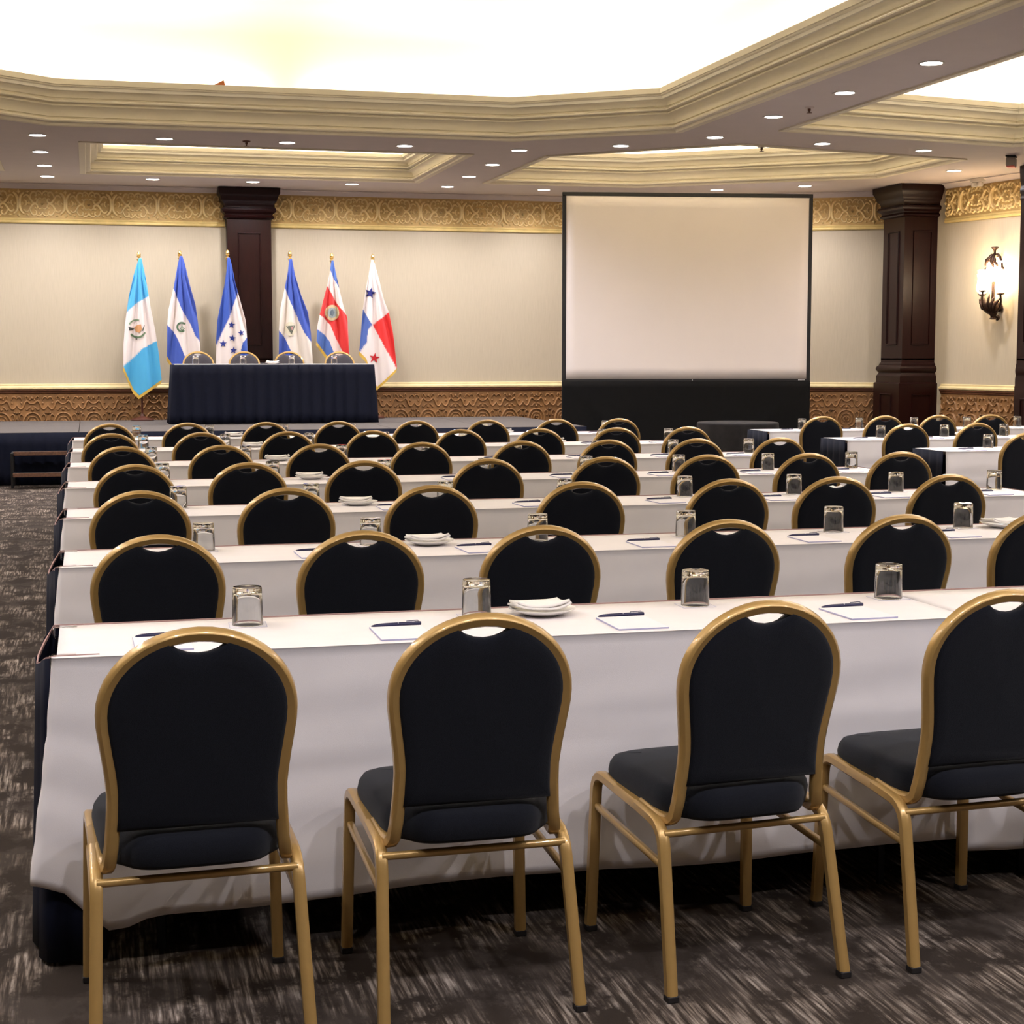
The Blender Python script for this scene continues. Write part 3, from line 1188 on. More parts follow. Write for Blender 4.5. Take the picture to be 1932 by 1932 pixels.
def make_cloth(x0, x1, y0, z1, drop, label, left=0.0, right=0.0, seedk=0.0, dropfn=None, depth=TD):
    """white cloth: top, front fall with soft folds, and a short wrap round the left end when left>0"""
    mb = MB()
    yf = y0 - 0.010
    yb = y0 + depth + 0.004
    nx = 60
    zt = z1
    cnr = 0.012
    # path along the front edge, from the right end to the left corner, then round it
    path = []
    for i in range(nx + 1):
        path.append((x1 + (x0 - x1) * i / nx, yf, 0.0, -1.0))
    if left:
        for k in range(1, 7):
            a = k / 6 * PI / 2
            path.append((x0 - cnr * math.sin(a), yf + cnr * (1 - math.cos(a)), -math.sin(a), -math.cos(a)))
        m = 6
        for k in range(1, m + 1):
            path.append((x0 - cnr, yf + cnr + left * k / m, -1.0, 0.0))
    nrow = 26
    rows = []
    for j in range(nrow + 1):
        f = j / nrow
        row = []
        for i, (x, y, nxv, nyv) in enumerate(path):
            dd = drop
            if dropfn:
                dd = dropfn(x)
            if left and i > nx:
                dd = dd - 0.10
            elif left:
                e = (x - x0) / 0.16
                dd += -0.10 * math.exp(-(e * 1.6) ** 2) + 0.05 * math.exp(-((e - 0.75) * 2.6) ** 2)
            dd += 0.006 * math.sin(x * 5.1 + seedk)
            z = zt - 0.004 - dd * f
            fold = (0.010 * math.sin(x * 4.3 + seedk) + 0.006 * math.sin(x * 11.0 + 2 * seedk + 2.5 * f) + 0.003 * math.sin(x * 23 + seedk)) * f * 0.6
            wr = math.sin(9 * x + 17 * f + seedk) * math.sin(5.3 * x - 11 * f + 2 * seedk) * 0.0030 * min(1, 4 * f)
            wr += 0.0026 * math.exp(-((f - 0.40 - 0.02 * math.sin(3 * x + seedk)) / 0.022) ** 2)
            out = 0.004 * min(1, f * 6) + fold + 0.006 * f + wr
            corner = 0.0
            if left:
                dist = max(0.0, (x - x0)) if i <= nx else 0.0
                c = math.exp(-dist / 0.10)
                corner = c * f ** 1.3
                ang = -0.6 if i <= nx else 0.0
                # the corner ear swings out over the end of the table
                ox = -0.055 * corner
                oy = -0.022 * corner
            else:
                ox = oy = 0.0
            row.append((x + nxv * out + ox, y + nyv * out + oy, max(0.012, z)))
        rows.append(row)
    # rounded edge + top sheet
    top0 = [(x + nxv * 0.002, y + nyv * 0.002, zt - 0.0015) for x, y, nxv, nyv in path]
    topin = [(min(max(x - nxv * 0.006, x0), x1), max(y - nyv * 0.006, yf), zt) for x, y, nxv, nyv in path]
    n = len(path)
    grid_rows = [topin, top0] + rows
    vs = [p for r in grid_rows for p in r]
    fs = []
    for j in range(len(grid_rows) - 1):
        for i in range(n - 1):
            a = j * n + i
            fs.append((a, a + 1, a + n + 1, a + n))
    mb.add(vs, fs)
    # top sheet: strip from the inner ring's front part to the back edge
    vs, fs = [], []
    ny = 4
    for j in range(ny + 1):
        for i in range(nx + 1):
            p = topin[i]
            vs.append((p[0], p[1] + (yb - p[1]) * j / ny, zt))
    for j in range(ny):
        for i in range(nx):
            a = j * (nx + 1) + i
            fs.append((a, a + 1, a + nx + 2, a + nx + 1))
    mb.add(vs, fs)
    # short fold over the back edge
    mb.add([(x0, yb, zt), (x1, yb, zt), (x1, yb + 0.003, zt - 0.006), (x0, yb + 0.003, zt - 0.006), (x1, yb + 0.003, zt - 0.05), (x0, yb + 0.003, zt - 0.05)], [(0, 1, 2, 3), (3, 2, 4, 5)])
    o = mb.build('tablecloth', 'table_linen', None, smooth=60, solid=0.0012)
    me = o.data
    bm = bmesh.new()
    bm.from_mesh(me)
    bmesh.ops.remove_doubles(bm, verts=bm.verts, dist=2e-4)
    bmesh.ops.recalc_face_normals(bm, faces=bm.faces)
    bm.to_mesh(me)
    bm.free()
    me.polygons.foreach_set('use_smooth', [True] * len(me.polygons))
    tag(o, label, 'tablecloth')
    return o


def clip(x, y, z, rz, label):
    t = empty('skirt_clip', (x, y, z), rz)
    MB().tube(bend([((0.045, 0, 0.002), 0), ((-0.012, 0, 0.003), 0.006), ((-0.012, 0, -0.03), 0.006), ((0.02, 0, -0.03), 0)]), 0.0022, seg=6).build('wire', 'clear_plastic', t)
    MB().bbox(-0.017, -0.014, -0.012, 0.012, -0.026, 0.0, 0.001).build('tab', 'clear_plastic', t)
    tag(t, label, 'clip')


ROWY = [4.01, 5.735, 7.44, 9.14, 10.84, 12.55, 14.26]
ROWN = ['nearest row', 'second row', 'third row', 'fourth row', 'fifth row', 'sixth row', 'farthest row']
XL, XM, XR = -0.085, 2.36, 4.82
CX_ = [0.20, 0.815, 1.43, 2.10, 2.78, 3.385, 4.00, 4.60]
GX_ = [0.40, 1.03, 1.69, 2.30, 2.95, 3.545, 4.14, 4.725]
LEFT_JIT = [-0.09, -0.10, -0.11, -0.125, -0.128, -0.126, -0.13]
CH_OVR = {0: [(0.20, 3.64, 0.03), (0.822, 3.67, 0.015), (1.478, 3.685, 0.085), (2.12, 3.70, 0.05), (2.78, 3.70, 0.02)],
          1: [(0.20, 5.44, 0.0), (0.835, 5.39, 0.02), (1.445, 5.40, 0.0), (2.105, 5.43, 0.03), (2.775, 5.47, 0.03), (3.35, 5.47, 0.0)],
          2: [(0.193, 7.19, 0.02), (0.806, 7.18, 0.0), (1.432, 7.12, 0.0), (2.12, 7.16, -0.02), (2.81, 7.19, 0.03), (3.36, 7.17, -0.02), (3.93, 7.15, 0.02), (4.58, 7.15, 0.0)]}
CH_X = {3: [0.22, 0.80, 1.425, 2.09, 2.775, 3.38, 4.0, 4.59], 4: [0.20, 0.805, 1.41, 2.07, 2.75, 3.345, 3.97, 4.56],
        5: [0.143, 0.775, 1.405, 2.045, 2.72, 3.35, 3.965, 4.55], 6: [0.152, 0.79, 1.43, 2.04, 2.71, 3.34, 3.975, 4.545]}


def settings(xs_chair, xs_glass, y0, zt, rown, side, plates, seedk):
    rnd = random.Random(seedk)
    for i, (cx, gx) in enumerate(zip(xs_chair, xs_glass)):
        where = '%s from %s in the %s' % (ORD[i], side, rown)
        gy = y0 + 0.345 + rnd.uniform(-0.015, 0.02)
        put(P_COAST, gx, gy, zt, rnd.uniform(-0.1, 0.1), 'square white paper coaster, ' + where, 'coaster', 'paper coasters on the tables')
        put(P_GLASS, gx, gy, zt + 0.0016, rnd.uniform(0, 6), 'clear upturned drinking glass, ' + where, 'glass', 'upturned glasses on the tables')
        py = y0 + 0.110
        px = cx - 0.03 + rnd.uniform(-0.01, 0.01)
        put(P_PAD, px, py, zt, rnd.uniform(-0.02, 0.05), 'white notepad, ' + where, 'notepad', 'notepads on the tables')
        put(P_PEN, px + 0.005, py + 0.108, zt, rnd.uniform(0.02, 0.14), 'dark navy pen, ' + where, 'pen', 'pens on the tables')
    for i, x in enumerate(plates):
        y = y0 + 0.315
        nm = '%s in the %s' % (('near the left end' if i == 0 else 'towards the right end') if len(plates) > 1 else 'alone', rown)
        put(P_PLATE, x, y, zt, 0.3 * i, 'round white plate under a napkin, ' + nm, 'plate', 'white side plates')
        put(P_NAP, x - 0.01, y, zt + 0.016, rnd.uniform(-0.15, 0.15), 'white folded napkin on a plate, ' + nm, 'napkin', 'folded napkins on plates')


ZCL = 0.7655     # cloth surface
for k, y0 in enumerate(ROWY):
    rn = ROWN[k]
    x0 = LEFT_JIT[k]
    make_table(x0 + 0.012, XM, y0 + 0.004, 'folding table under white cloth, left one in the %s' % rn)
    make_table(XM, XR, y0 + 0.004, 'folding table under white cloth, right one in the %s before the aisle' % rn)
    if k == 0:
        df1 = lambda x: 0.63 + 0.02 * (1 - min(1, max(0, (x + 0.1) / 1.2)))
        df2 = lambda x: 0.665
    else:
        df1 = df2 = None
    make_cloth(x0, XM - 0.002, y0, ZCL, 0.60, 'white tablecloth on the left table of the %s' % rn, left=0.012, seedk=k * 1.7, dropfn=df1)
    make_cloth(XM - 0.001, XR, y0, ZCL + 0.0006 * 0, 0.62, 'white tablecloth on the right table of the %s by the aisle' % rn, seedk=k * 1.7 + 0.9, dropfn=df2)
    yb = y0 + TD + 0.012
    ends = [(x0 - 0.016, yb)] + [(x0 - 0.016 - 0.035 * math.sin(PI * q), yb - (yb - y0 + 0.0) * q) for q in (0.2, 0.4, 0.6, 0.8)] + [(x0 - 0.022, y0 + 0.014), (x0 - 0.004, y0 + 0.008), (x0 + 0.10, y0 + 0.010)]
    skirt('table_skirt', [(XR + 0.012, y0 + 0.03), (XR + 0.012, yb)] + ends, 0.012, 0.7655,
          'dark navy pleated skirt round the back and ends of the %s' % rn, wl=0.12, amp=0.007, nz=6, flare=0.022, seedk=k * 2.3, band=True,
          sag=lambda p, y0=y0, yb=yb, x0=x0: 0.05 * math.sin(PI * min(1, max(0, (yb - p.y) / (yb - y0)))) if p.x < x0 - 0.01 else 0.0)
    if k < 4:
        clip(x0 + 0.0, y0 + 0.012, ZCL + 0.001, 0.1, 'clear plastic skirt clip at the front left corner of the %s table' % rn)
        clip(x0 + 0.0, y0 + TD - 0.02, ZCL + 0.001, -0.05, 'clear plastic skirt clip at the back left corner of the %s table' % rn)
    if k in CH_OVR:
        cl = CH_OVR[k]
    else:
        r = random.Random(k)
        cl = [(x, y0 - 0.315 + r.uniform(-0.015, 0.01), r.uniform(-0.04, 0.04)) for x in CH_X[k]]
    for i, (cx, cy, rz) in enumerate(cl):
        place_chair(cx, min(cy, y0 - 0.30), rz, 'gold-framed black banquet chair, %s from left in the %s' % (ORD[i], rn), 'banquet chairs in the left block')
    nset = {0: 4, 1: 6}.get(k, 8)
    settings(CX_[:nset], GX_[:nset], y0, ZCL + 0.0008, rn, 'left', [1.25, 3.72] if k else [1.215], 50 + k)

# right block, across the aisle
RR = [(10.98, 'nearest row right of the aisle', [6.55, 7.16], [6.80, 7.40], []),
      (12.62, 'middle row right of the aisle', [6.50, 7.115, 7.75], [6.73, 7.35, 7.94], [7.55]),
      (14.26, 'farthest row right of the aisle', [6.53, 7.15, 7.69, 8.26, 8.85], [6.73, 7.35, 7.94, 8.53, 9.1], [7.52])]
for k, (y0, rn, cx, gx, pl) in enumerate(RR):
    x0, xm, x1 = 6.235, 8.68, 11.1
    make_table(x0 + 0.012, xm, y0 + 0.004, 'folding table under white cloth, aisle end of the %s' % rn)
    make_table(xm, x1, y0 + 0.004, 'folding table under white cloth, wall end of the %s' % rn)
    make_cloth(x0, xm - 0.002, y0, ZCL, 0.60, 'white tablecloth at the aisle end of the %s' % rn, left=0.0, seedk=k * 1.3 + 4)
    make_cloth(xm - 0.001, x1, y0, ZCL, 0.60, 'white tablecloth at the wall end of the %s' % rn, seedk=k * 1.3 + 5)
    yb = y0 + TD + 0.012
    skirt('table_skirt', [(x0 - 0.012, y0 - 0.005), (x0 - 0.012, yb), (x1 + 0.012, yb)][::-1], 0.012, 0.7645, 'dark navy pleated skirt on the %s' % rn,
          wl=0.12, amp=0.007, nz=6, flare=0.028, seedk=k * 2.9, band=False)
    r = random.Random(k + 40)
    for i, x in enumerate(cx):
        place_chair(x, y0 - 0.315 + r.uniform(-0.015, 0.01), r.uniform(-0.06, 0.06), 'gold-framed black banquet chair, %s from aisle in the %s' % (ORD[i], rn), 'banquet chairs in the right block')
    settings(cx, gx, y0, ZCL + 0.0008, rn, 'aisle', pl, 80 + k)

# ------------------------------------------------------------------ head table on the stage
HX0, HX1, HY = 1.06, 3.60, 21.06
make_table(HX0 + 0.02, HX1 - 0.02, HY + 0.01, 'long folding table under navy skirt on the stage before the flags', z=ZS + 0.001)
mb = MB()
hz = ZS + ZCL
mb.box(HX0 + 0.004, HX1 - 0.004, HY, HY + TD + 0.02, hz - 0.002, hz)
mb.add([(HX0 + 0.004, HY - 0.001, hz), (HX1 - 0.004, HY - 0.001, hz), (HX1 - 0.004, HY - 0.002, hz - 0.012), (HX0 + 0.004, HY - 0.002, hz - 0.012)], [(0, 1, 2, 3)])
tag(mb.build('tablecloth', 'table_linen', None), 'white cloth on the navy-skirted head table on the stage', 'tablecloth')
skirt('table_skirt', [(HX0 - 0.004, HY + TD + 0.02), (HX0 - 0.004, HY - 0.006), (HX1 + 0.004, HY - 0.006), (HX1 + 0.004, HY + TD + 0.02)][::-1][::-1], ZS + 0.004, hz - 0.008,
      'dark navy pleated skirt of the head table on the stage', wl=0.15, amp=0.018, nz=6, flare=0.045)
for i, x in enumerate((1.44, 2.03, 2.64, 3.33)):
    place_chair(x, 21.86, PI + (0.05, -0.03, 0.0, 0.02)[i], 'gold-framed banquet chair facing us behind the head table, %s from left' % ORD[i], 'chairs behind the head table', z=ZS)
for i, px in enumerate((369, 458.5, 550, 630)):
    p = at(px, 690, 1, HY + 0.18)
    put(P_GLASS, p.x, HY + 0.16, hz + 0.001, i, 'clear upturned glass on the head table, %s from left' % ORD[i], 'glass', 'glasses on the head table')
p = at(514, 690, 1, HY + 0.2)
put(P_PLATE, p.x, HY + 0.2, hz + 0.001, 0, 'small white plate under a napkin on the head table', 'plate', 'white side plates')
put(P_NAP, p.x, HY + 0.2, hz + 0.017, 0.1, 'white folded napkin on the head table', 'napkin', 'folded napkins on plates')

# ------------------------------------------------------------------ flags
FY = 22.46


def inside(x, y, poly):
    c = False
    n = len(poly)
    for i in range(n):
        x1, y1 = poly[i]
        x2, y2 = poly[i - 1]
        if (y1 > y) != (y2 > y) and x < (x2 - x1) * (y - y1) / (y2 - y1) + x1:
            c = not c
    return c


def along(poly, t):
    L = [0]
    for a, b in zip(poly, poly[1:]):
        L.append(L[-1] + math.hypot(b[0] - a[0], b[1] - a[1]))
    s = t * L[-1]
    for k in range(len(poly) - 1):
        if s <= L[k + 1] or k == len(poly) - 2:
            f = (s - L[k]) / max(1e-9, L[k + 1] - L[k])
            return (poly[k][0] + (poly[k + 1][0] - poly[k][0]) * f, poly[k][1] + (poly[k + 1][1] - poly[k][1]) * f)


def star(cx, cy, r, rot=0.0):
    return [(cx + (r if k % 2 == 0 else r * 0.4) * math.sin(rot + k * PI / 5), cy - (r if k % 2 == 0 else r * 0.4) * math.cos(rot + k * PI / 5)) for k in range(10)]


def ellipse(cx, cy, a, b, a0=0, a1=2 * PI, n=20, b2=None):
    return [(cx + a * math.cos(a0 + (a1 - a0) * k / n), cy + b * math.sin(a0 + (a1 - a0) * k / n)) for k in range(n + (0 if a1 - a0 > 6.28 else 1))]


def arc_band(cx, cy, r0, r1, a0, a1, n=14):
    return ellipse(cx, cy, r1, r1, a0, a1, n) + list(reversed(ellipse(cx, cy, r0, r0, a0, a1, n)))


def make_flag(polex, left, right, bottom, base, regions, emblems, label, fold, fringe=True):
    b = at(polex[1], polex[2], 2, ZS)
    bx = at(polex[0], 600, 1, FY).x
    t = empty('flag_stand', (bx, FY, ZS))
    o_ = Vector((bx, FY, ZS))
    MB().lathe([(0.155, 0.0), (0.158, 0.012), (0.13, 0.03), (0.06, 0.045), (0.03, 0.06), (0.02, 0.09)], seg=28).build('base', 'pole_wood', t, smooth=40)
    ztop = at(polex[0], polex[3], 1, FY).z - ZS
    MB().lathe([(0.0135, 0.06), (0.0135, ztop - 0.13)], seg=10).build('pole', 'pole_wood', t, smooth=40)
    MB().lathe([(0.016, -0.14), (0.018, -0.12), (0.03, -0.115), (0.03, -0.105), (0.015, -0.10), (0.014, -0.085), (0.027, -0.075), (0.027, -0.062), (0.02, -0.055),
                (0.028, -0.045), (0.018, -0.015), (0.006, -0.002), (0.001, 0.0)], (0, 0, ztop), seg=14).build('finial', 'brass', t, smooth=40)
    ph, wl, amp = fold
    apx, apy = left[0]
    ybot = max(p[1] for p in bottom)

    def depth(x, y):
        g = min(1.0, max(0.0, (y - apy) / 90.0))
        sx = (x - apx) / max(0.25, (y - apy) / 150.0)      # folds fan out from the top
        a = amp * g
        return -0.05 - a * (math.sin(2 * PI * sx / wl + ph) + 0.4 * math.sin(4 * PI * sx / wl + 2 * ph + 0.004 * y))

    def F(x, y, off=0.0):
        p = at(x, y, 1, FY + depth(x, y) - off)
        return p - o_

    nu, nv = 46, 150
    vs, cols = [], []
    B0, B1 = bottom[0], bottom[-1]
    for j in range(nv + 1):
        v = j / nv
        pl, pr = along(left, v), along(right, v)
        for i in range(nu + 1):
            u = i / nu
            pb = along(bottom, u)
            lx, ly = B0[0] + (B1[0] - B0[0]) * u, B0[1] + (B1[1] - B0[1]) * u
            x = pl[0] + (pr[0] - pl[0]) * u + v ** 2 * (pb[0] - lx)
            y = pl[1] + (pr[1] - pl[1]) * u + v ** 2 * (pb[1] - ly)
            vs.append(F(x, y))
            c = base
            for poly, rgb in regions:
                if inside(x, y, poly):
                    c = rgb
            cols.append((*lin(c), 1))
    mb = MB()
    fs = [(j * (nu + 1) + i, j * (nu + 1) + i + 1, (j + 1) * (nu + 1) + i + 1, (j + 1) * (nu + 1) + i) for j in range(nv) for i in range(nu)]
    me = bpy.data.meshes.new('flag')
    me.from_pydata([tuple(p) for p in vs], [], fs)
    me.update()
    ca = me.color_attributes.new('dye', 'FLOAT_COLOR', 'POINT')
    ca.data.foreach_set('color', [c for q in cols for c in q])
    me.polygons.foreach_set('use_smooth', [True] * len(me.polygons))
    me.materials.append(MATS['flag_cloth'])
    fo = bpy.data.objects.new('flag', me)
    C.objects.link(fo)
    fo.parent = t
    s = fo.modifiers.new('thickness', 'SOLIDIFY')
    s.thickness = 0.003
    s.offset = 0
    for nm, poly, rgb in emblems:
        cxm = sum(p[0] for p in poly) / len(poly)
        cym = sum(p[1] for p in poly) / len(poly)
        m = MB()
        n = len(poly)
        if nm in ('wreath', 'ring'):
            h = n // 2
            vv = [F(*p, 0.011) for p in poly]
            ff = [(i, i + 1, n - 2 - i, n - 1 - i) for i in range(h - 1)]
            m.add(vv, ff)
        else:
            fine = []
            for i in range(n):
                a_, b_ = poly[i], poly[(i + 1) % n]
                fine += [(a_[0] + (b_[0] - a_[0]) * q / 4, a_[1] + (b_[1] - a_[1]) * q / 4) for q in range(4)]
            n = len(fine)
            off = {'triangle': 0.014, 'oval': 0.014, 'shield': 0.018, 'ship': 0.018}.get(nm, 0.010)
            vv = []
            for g in (1.0, 0.8, 0.6, 0.4, 0.2):
                vv += [F(cxm + (p[0] - cxm) * g, cym + (p[1] - cym) * g, off) for p in fine]
            vv.append(F(cxm, cym, off))
            ff = [(r_ * n + i, r_ * n + (i + 1) % n, (r_ + 1) * n + (i + 1) % n, (r_ + 1) * n + i) for r_ in range(4) for i in range(n)]
            ff += [(4 * n + i, 4 * n + (i + 1) % n, 5 * n) for i in range(n)]
            m.add(vv, ff)
        mname = 'dye_%d_%d_%d' % rgb
        mat(mname, rgb, rough=0.6)
        m.build(nm, mname, fo)
    if fringe:
        # gold fringe hanging from the hem
        m = MB()
        k = 60
        vv = []
        for i in range(k + 1):
            x, y = along(bottom, i / k)
            vv.append(F(x, y - 0.5, 0.002))
        for i in range(k + 1):
            x, y = along(bottom, i / k)
            vv.append(F(x - 1.0, y + 5.5 + (1.2 if i % 2 else 0), 0.002))
        m.add(vv, [(i, i + 1, k + 2 + i, k + 1 + i) for i in range(k)])
        m.build('fringe', 'fringe_gold', fo, solid=0.004)
    tag(t, label, 'flag', 'six national flags on the stage')
    return t


WHT = (228, 216, 212)
B1_ = (56, 84, 176)
SKY = (70, 166, 214)
make_flag((264.5, 265, 793, 474),
          [(262, 487), (252, 520), (243, 560), (236, 610), (233, 650), (233, 692)], [(267, 487), (276, 530), (284, 580), (293, 625), (300, 670), (305, 717)],
          [(233, 692), (243, 716), (252, 736), (263, 747), (280, 735), (305, 717)], SKY,
          [([(225, 600), (238.6, 590), (255, 574), (279.8, 559), (300, 548), (312, 625), (296.9, 642.5), (270, 657), (250, 676), (232.4, 691.4), (220, 700)], WHT)],
          [('wreath', arc_band(259.5, 621, 13.5, 17, 0.4, 2.5), (92, 116, 84)), ('wreath', arc_band(258, 619, 14, 17, 3.6, 5.0), (120, 142, 112)),
           ('scroll', [(253, 618), (259, 613), (266, 612), (268, 621), (263, 628), (256, 626)], (206, 150, 100)),
           ('bird', [(242, 616), (248, 618), (254, 620), (250, 623), (244, 624)], (60, 62, 58)), ('shaft', [(255, 634), (259, 634), (258.5, 641), (256, 641)], (70, 58, 48)),
           ('blade', [(268, 624), (272, 613), (273, 614), (270, 625)], (60, 70, 52))],
          'light blue and white flag with a wreath emblem, leftmost of the six', (0.3, 27, 0.026))
make_flag((341.5, 341, 796, 472),
          [(339, 483), (334.9, 502), (327.9, 541), (318, 584), (315.5, 615), (315, 673)], [(344, 483), (349, 499), (358.2, 537.6), (369, 576.5), (375.3, 623), (378, 660), (380, 712)],
          [(315, 673), (327, 692), (345, 735), (360, 735), (380, 712)], B1_,
          [([(320, 543), (327, 543), (344, 586), (358, 609), (369, 634), (385, 655), (390, 760), (362, 760), (355, 700), (349, 673), (336.5, 641.7), (328.7, 627.7), (316, 613), (305, 600)], WHT)],
          [('wreath', arc_band(342.7, 617, 6.5, 10, 0.9, 5.6), (78, 104, 78)), ('triangle', [(340, 620), (343, 611), (347, 620)], (150, 160, 140)), ('ring', arc_band(344, 618, 3.5, 5, 0.2, 3.0), (96, 120, 96))],
          'blue and white flag with small green round emblem, second from left', (1.1, 27, 0.026))
make_flag((431.3, 431, 797, 471),
          [(429, 486), (428, 506), (424, 535), (417.5, 567.7), (410, 605), (408, 640), (407, 700)], [(433.5, 486), (437, 499), (444.4, 536.7), (453.8, 570), (463.3, 605), (465.7, 631), (468, 700)],
          [(407, 700), (420, 728), (437, 745), (455, 728), (468, 700)], (44, 80, 172),
          [([(455, 535), (449, 551.5), (440, 577), (432.3, 600), (420, 625.5), (410, 647), (400, 662), (398, 760), (448, 760), (452, 672), (455, 659), (458, 647), (468, 634), (480, 600)], WHT)],
          [('star', star(437, 613, 7.2, 0.1), (34, 52, 138)), ('star', star(455, 628, 6.4, -0.2), (34, 52, 138)), ('star', star(438.4, 638, 7.0, 0.15), (34, 52, 138)),
           ('star', star(421, 648.4, 7.6, 0.0), (34, 52, 138)), ('star', star(440.4, 661, 7.2, 0.1), (34, 52, 138))],
          'blue and white flag with five blue stars, third from left', (2.0, 27, 0.026))
make_flag((548.5, 548, 796, 473),
          [(546, 489), (542.7, 516.5), (536.6, 546), (529, 581), (526.5, 621.5), (526, 690)], [(551, 489), (556, 516.5), (568, 557), (581, 589), (586.4, 628), (589, 662), (591, 712)],
          [(526, 690), (540, 715), (556, 738), (574, 730), (591, 712)], B1_,
          [([(525, 535), (537, 542), (548, 570), (561.5, 600), (573.6, 627), (592, 652), (600, 760), (568, 760), (562, 700), (552, 670), (545.4, 655), (537.3, 637.7), (526, 623), (515, 610)], (226, 216, 206))],
          [('disc', ellipse(548.2, 620.5, 11.5, 13.5), (216, 208, 186)), ('triangle', [(539.5, 615), (557, 614), (550.2, 631)], (104, 106, 92)), ('shield', [(548, 616.5), (554, 616), (551, 624)], (190, 140, 140))],
          'blue and white flag with triangle emblem, fourth from left', (0.6, 27, 0.026))
make_flag((627, 627, 795, 477),
          [(625.5, 491), (622, 515), (617.3, 539), (609.5, 568.7), (603.3, 593.5), (598.6, 615), (597.4, 645)], [(629, 491), (633, 512.8), (640, 544), (648.3, 579.6), (655.3, 600), (657, 631), (658.4, 668), (659, 694)],
          [(597.4, 645), (608, 660), (620, 676), (634, 706), (646, 708), (659, 694)], (70, 104, 176),
          [([(600, 505), (622, 511), (624, 511), (629, 525), (639, 542), (660, 560), (680, 700), (670, 760), (640, 760), (634, 690), (629.7, 665), (622, 644.8), (612.6, 632), (598, 620), (580, 610)], (226, 204, 198)),
           ([(605, 525), (617, 539), (626.6, 556), (632.8, 568.7), (642, 581), (653, 593.5), (680, 605), (680, 760), (660, 760), (651, 677), (646.8, 663.4), (632.8, 637), (623.5, 613.7), (611, 600), (603, 593), (590, 585)], (214, 40, 38))],
          [('disc', ellipse(626.6, 590, 13.5, 15), (206, 184, 142)), ('oval', ellipse(626.8, 590, 9, 10), (150, 160, 160)), ('ship', [(622, 588), (628, 583), (631, 590), (628, 597), (623, 594)], (92, 106, 116))],
          'blue, white and red flag with round cream emblem, fifth from left', (1.7, 27, 0.026))
make_flag((704, 716, 793, 479),
          [(700.5, 490), (695, 522), (688.7, 556), (684.8, 584), (681, 627.7), (677.8, 663.4)], [(704, 490), (707, 497), (715, 526.8), (724.4, 565.6), (733.7, 590), (741.5, 627.7), (749, 695)],
          [(677.8, 663.4), (691, 677), (700, 703), (711, 731), (728, 716), (749, 695)], WHT,
          [([(684.6, 583.5), (702, 613), (694, 623), (692.6, 645.6), (678.6, 664), (670, 664), (670, 600)], (64, 94, 166)),
           ([(703.5, 613), (734, 589), (760, 580), (760, 700), (748.5, 695), (722.9, 649.4)], (222, 38, 36))],
          [('star', star(699, 552.7, 11.5, 0.25), (26, 30, 112)), ('star', star(706.6, 675.5, 10.5, 0.15), (190, 24, 32))],
          'white, red and blue quartered flag with two stars, rightmost of the six', (2.6, 27, 0.026))

# ------------------------------------------------------------------ projection screen
SA, SB = Vector((6.035, 20.55, 0)), Vector((9.33, 20.02, 0))
d = (SB - SA).normalized()
nf = Vector((d.y, -d.x, 0))          # towards the audience
SL = (SB - SA).length
scr_t = empty('projection_screen', SA, math.atan2(d.y, d.x))
ztop = at(1060, 362, 1, SA.y).z
zbot = at(1061, 715, 1, SA.y).z
fw = 0.052
for (x0, x1, z0, z1, nm) in ((0, SL, ztop - fw, ztop, 'top_bar'), (0, SL, zbot - fw, zbot, 'bottom_bar'), (0, fw, 0.02, ztop - fw, 'upright'), (SL - fw, SL, 0.02, ztop - fw, 'upright')):
    MB().bbox(x0, x1, -0.016, 0.016, z0, z1, 0.004).build(nm, 'screen_frame', scr_t)
mb = MB()
mb.grid(24, 16, lambda u, v: (fw * 0.8 + (SL - 1.6 * fw) * u, -0.012 + 0.01 * math.sin(PI * u) * math.sin(PI * v), zbot - 0.005 + (ztop - fw * 0.5 - zbot + 0.005) * v - 0.02 * math.sin(PI * u) * v))
mb.build('screen_surface', 'screen_white', scr_t, smooth=80, solid=0.002)
mb = MB()


def drape(u, v):
    x = 0.002 + (SL - 0.004) * u
    z = zbot - fw * 0.6 - (zbot - fw * 0.6 - 0.015) * v
    # diagonal pull folds from the two upper corners
    a = math.exp(-((u * 3.3 - v * 1.0 - 0.12) / 0.09) ** 2) + math.exp(-(((1 - u) * 3.3 - v * 1.0 - 0.12) / 0.09) ** 2)
    return (x, -0.030 - 0.022 * a * v ** 0.4 - 0.008 * math.sin(u * 40) * v, z)


mb.grid(140, 14, drape)
mb.build('drape', 'black_cloth', scr_t, smooth=70, solid=0.002)
for x in (0.016, SL - 0.016):
    MB().box(x - 0.03, x + 0.03, -0.02, 0.45, 0.0, 0.02).build('foot', 'screen_frame', scr_t)
for x in (SL - 0.16, SL * 0.52):
    for k in range(5 if x > 2.5 else 1):
        MB().box(x + k * 0.018, x + k * 0.018 + 0.011, -0.0185, -0.016, zbot - 0.021, zbot - 0.011).build('maker_lettering', 'pen_white', scr_t)
tag(scr_t, 'large white projection screen in black frame with black drape below', 'screen')

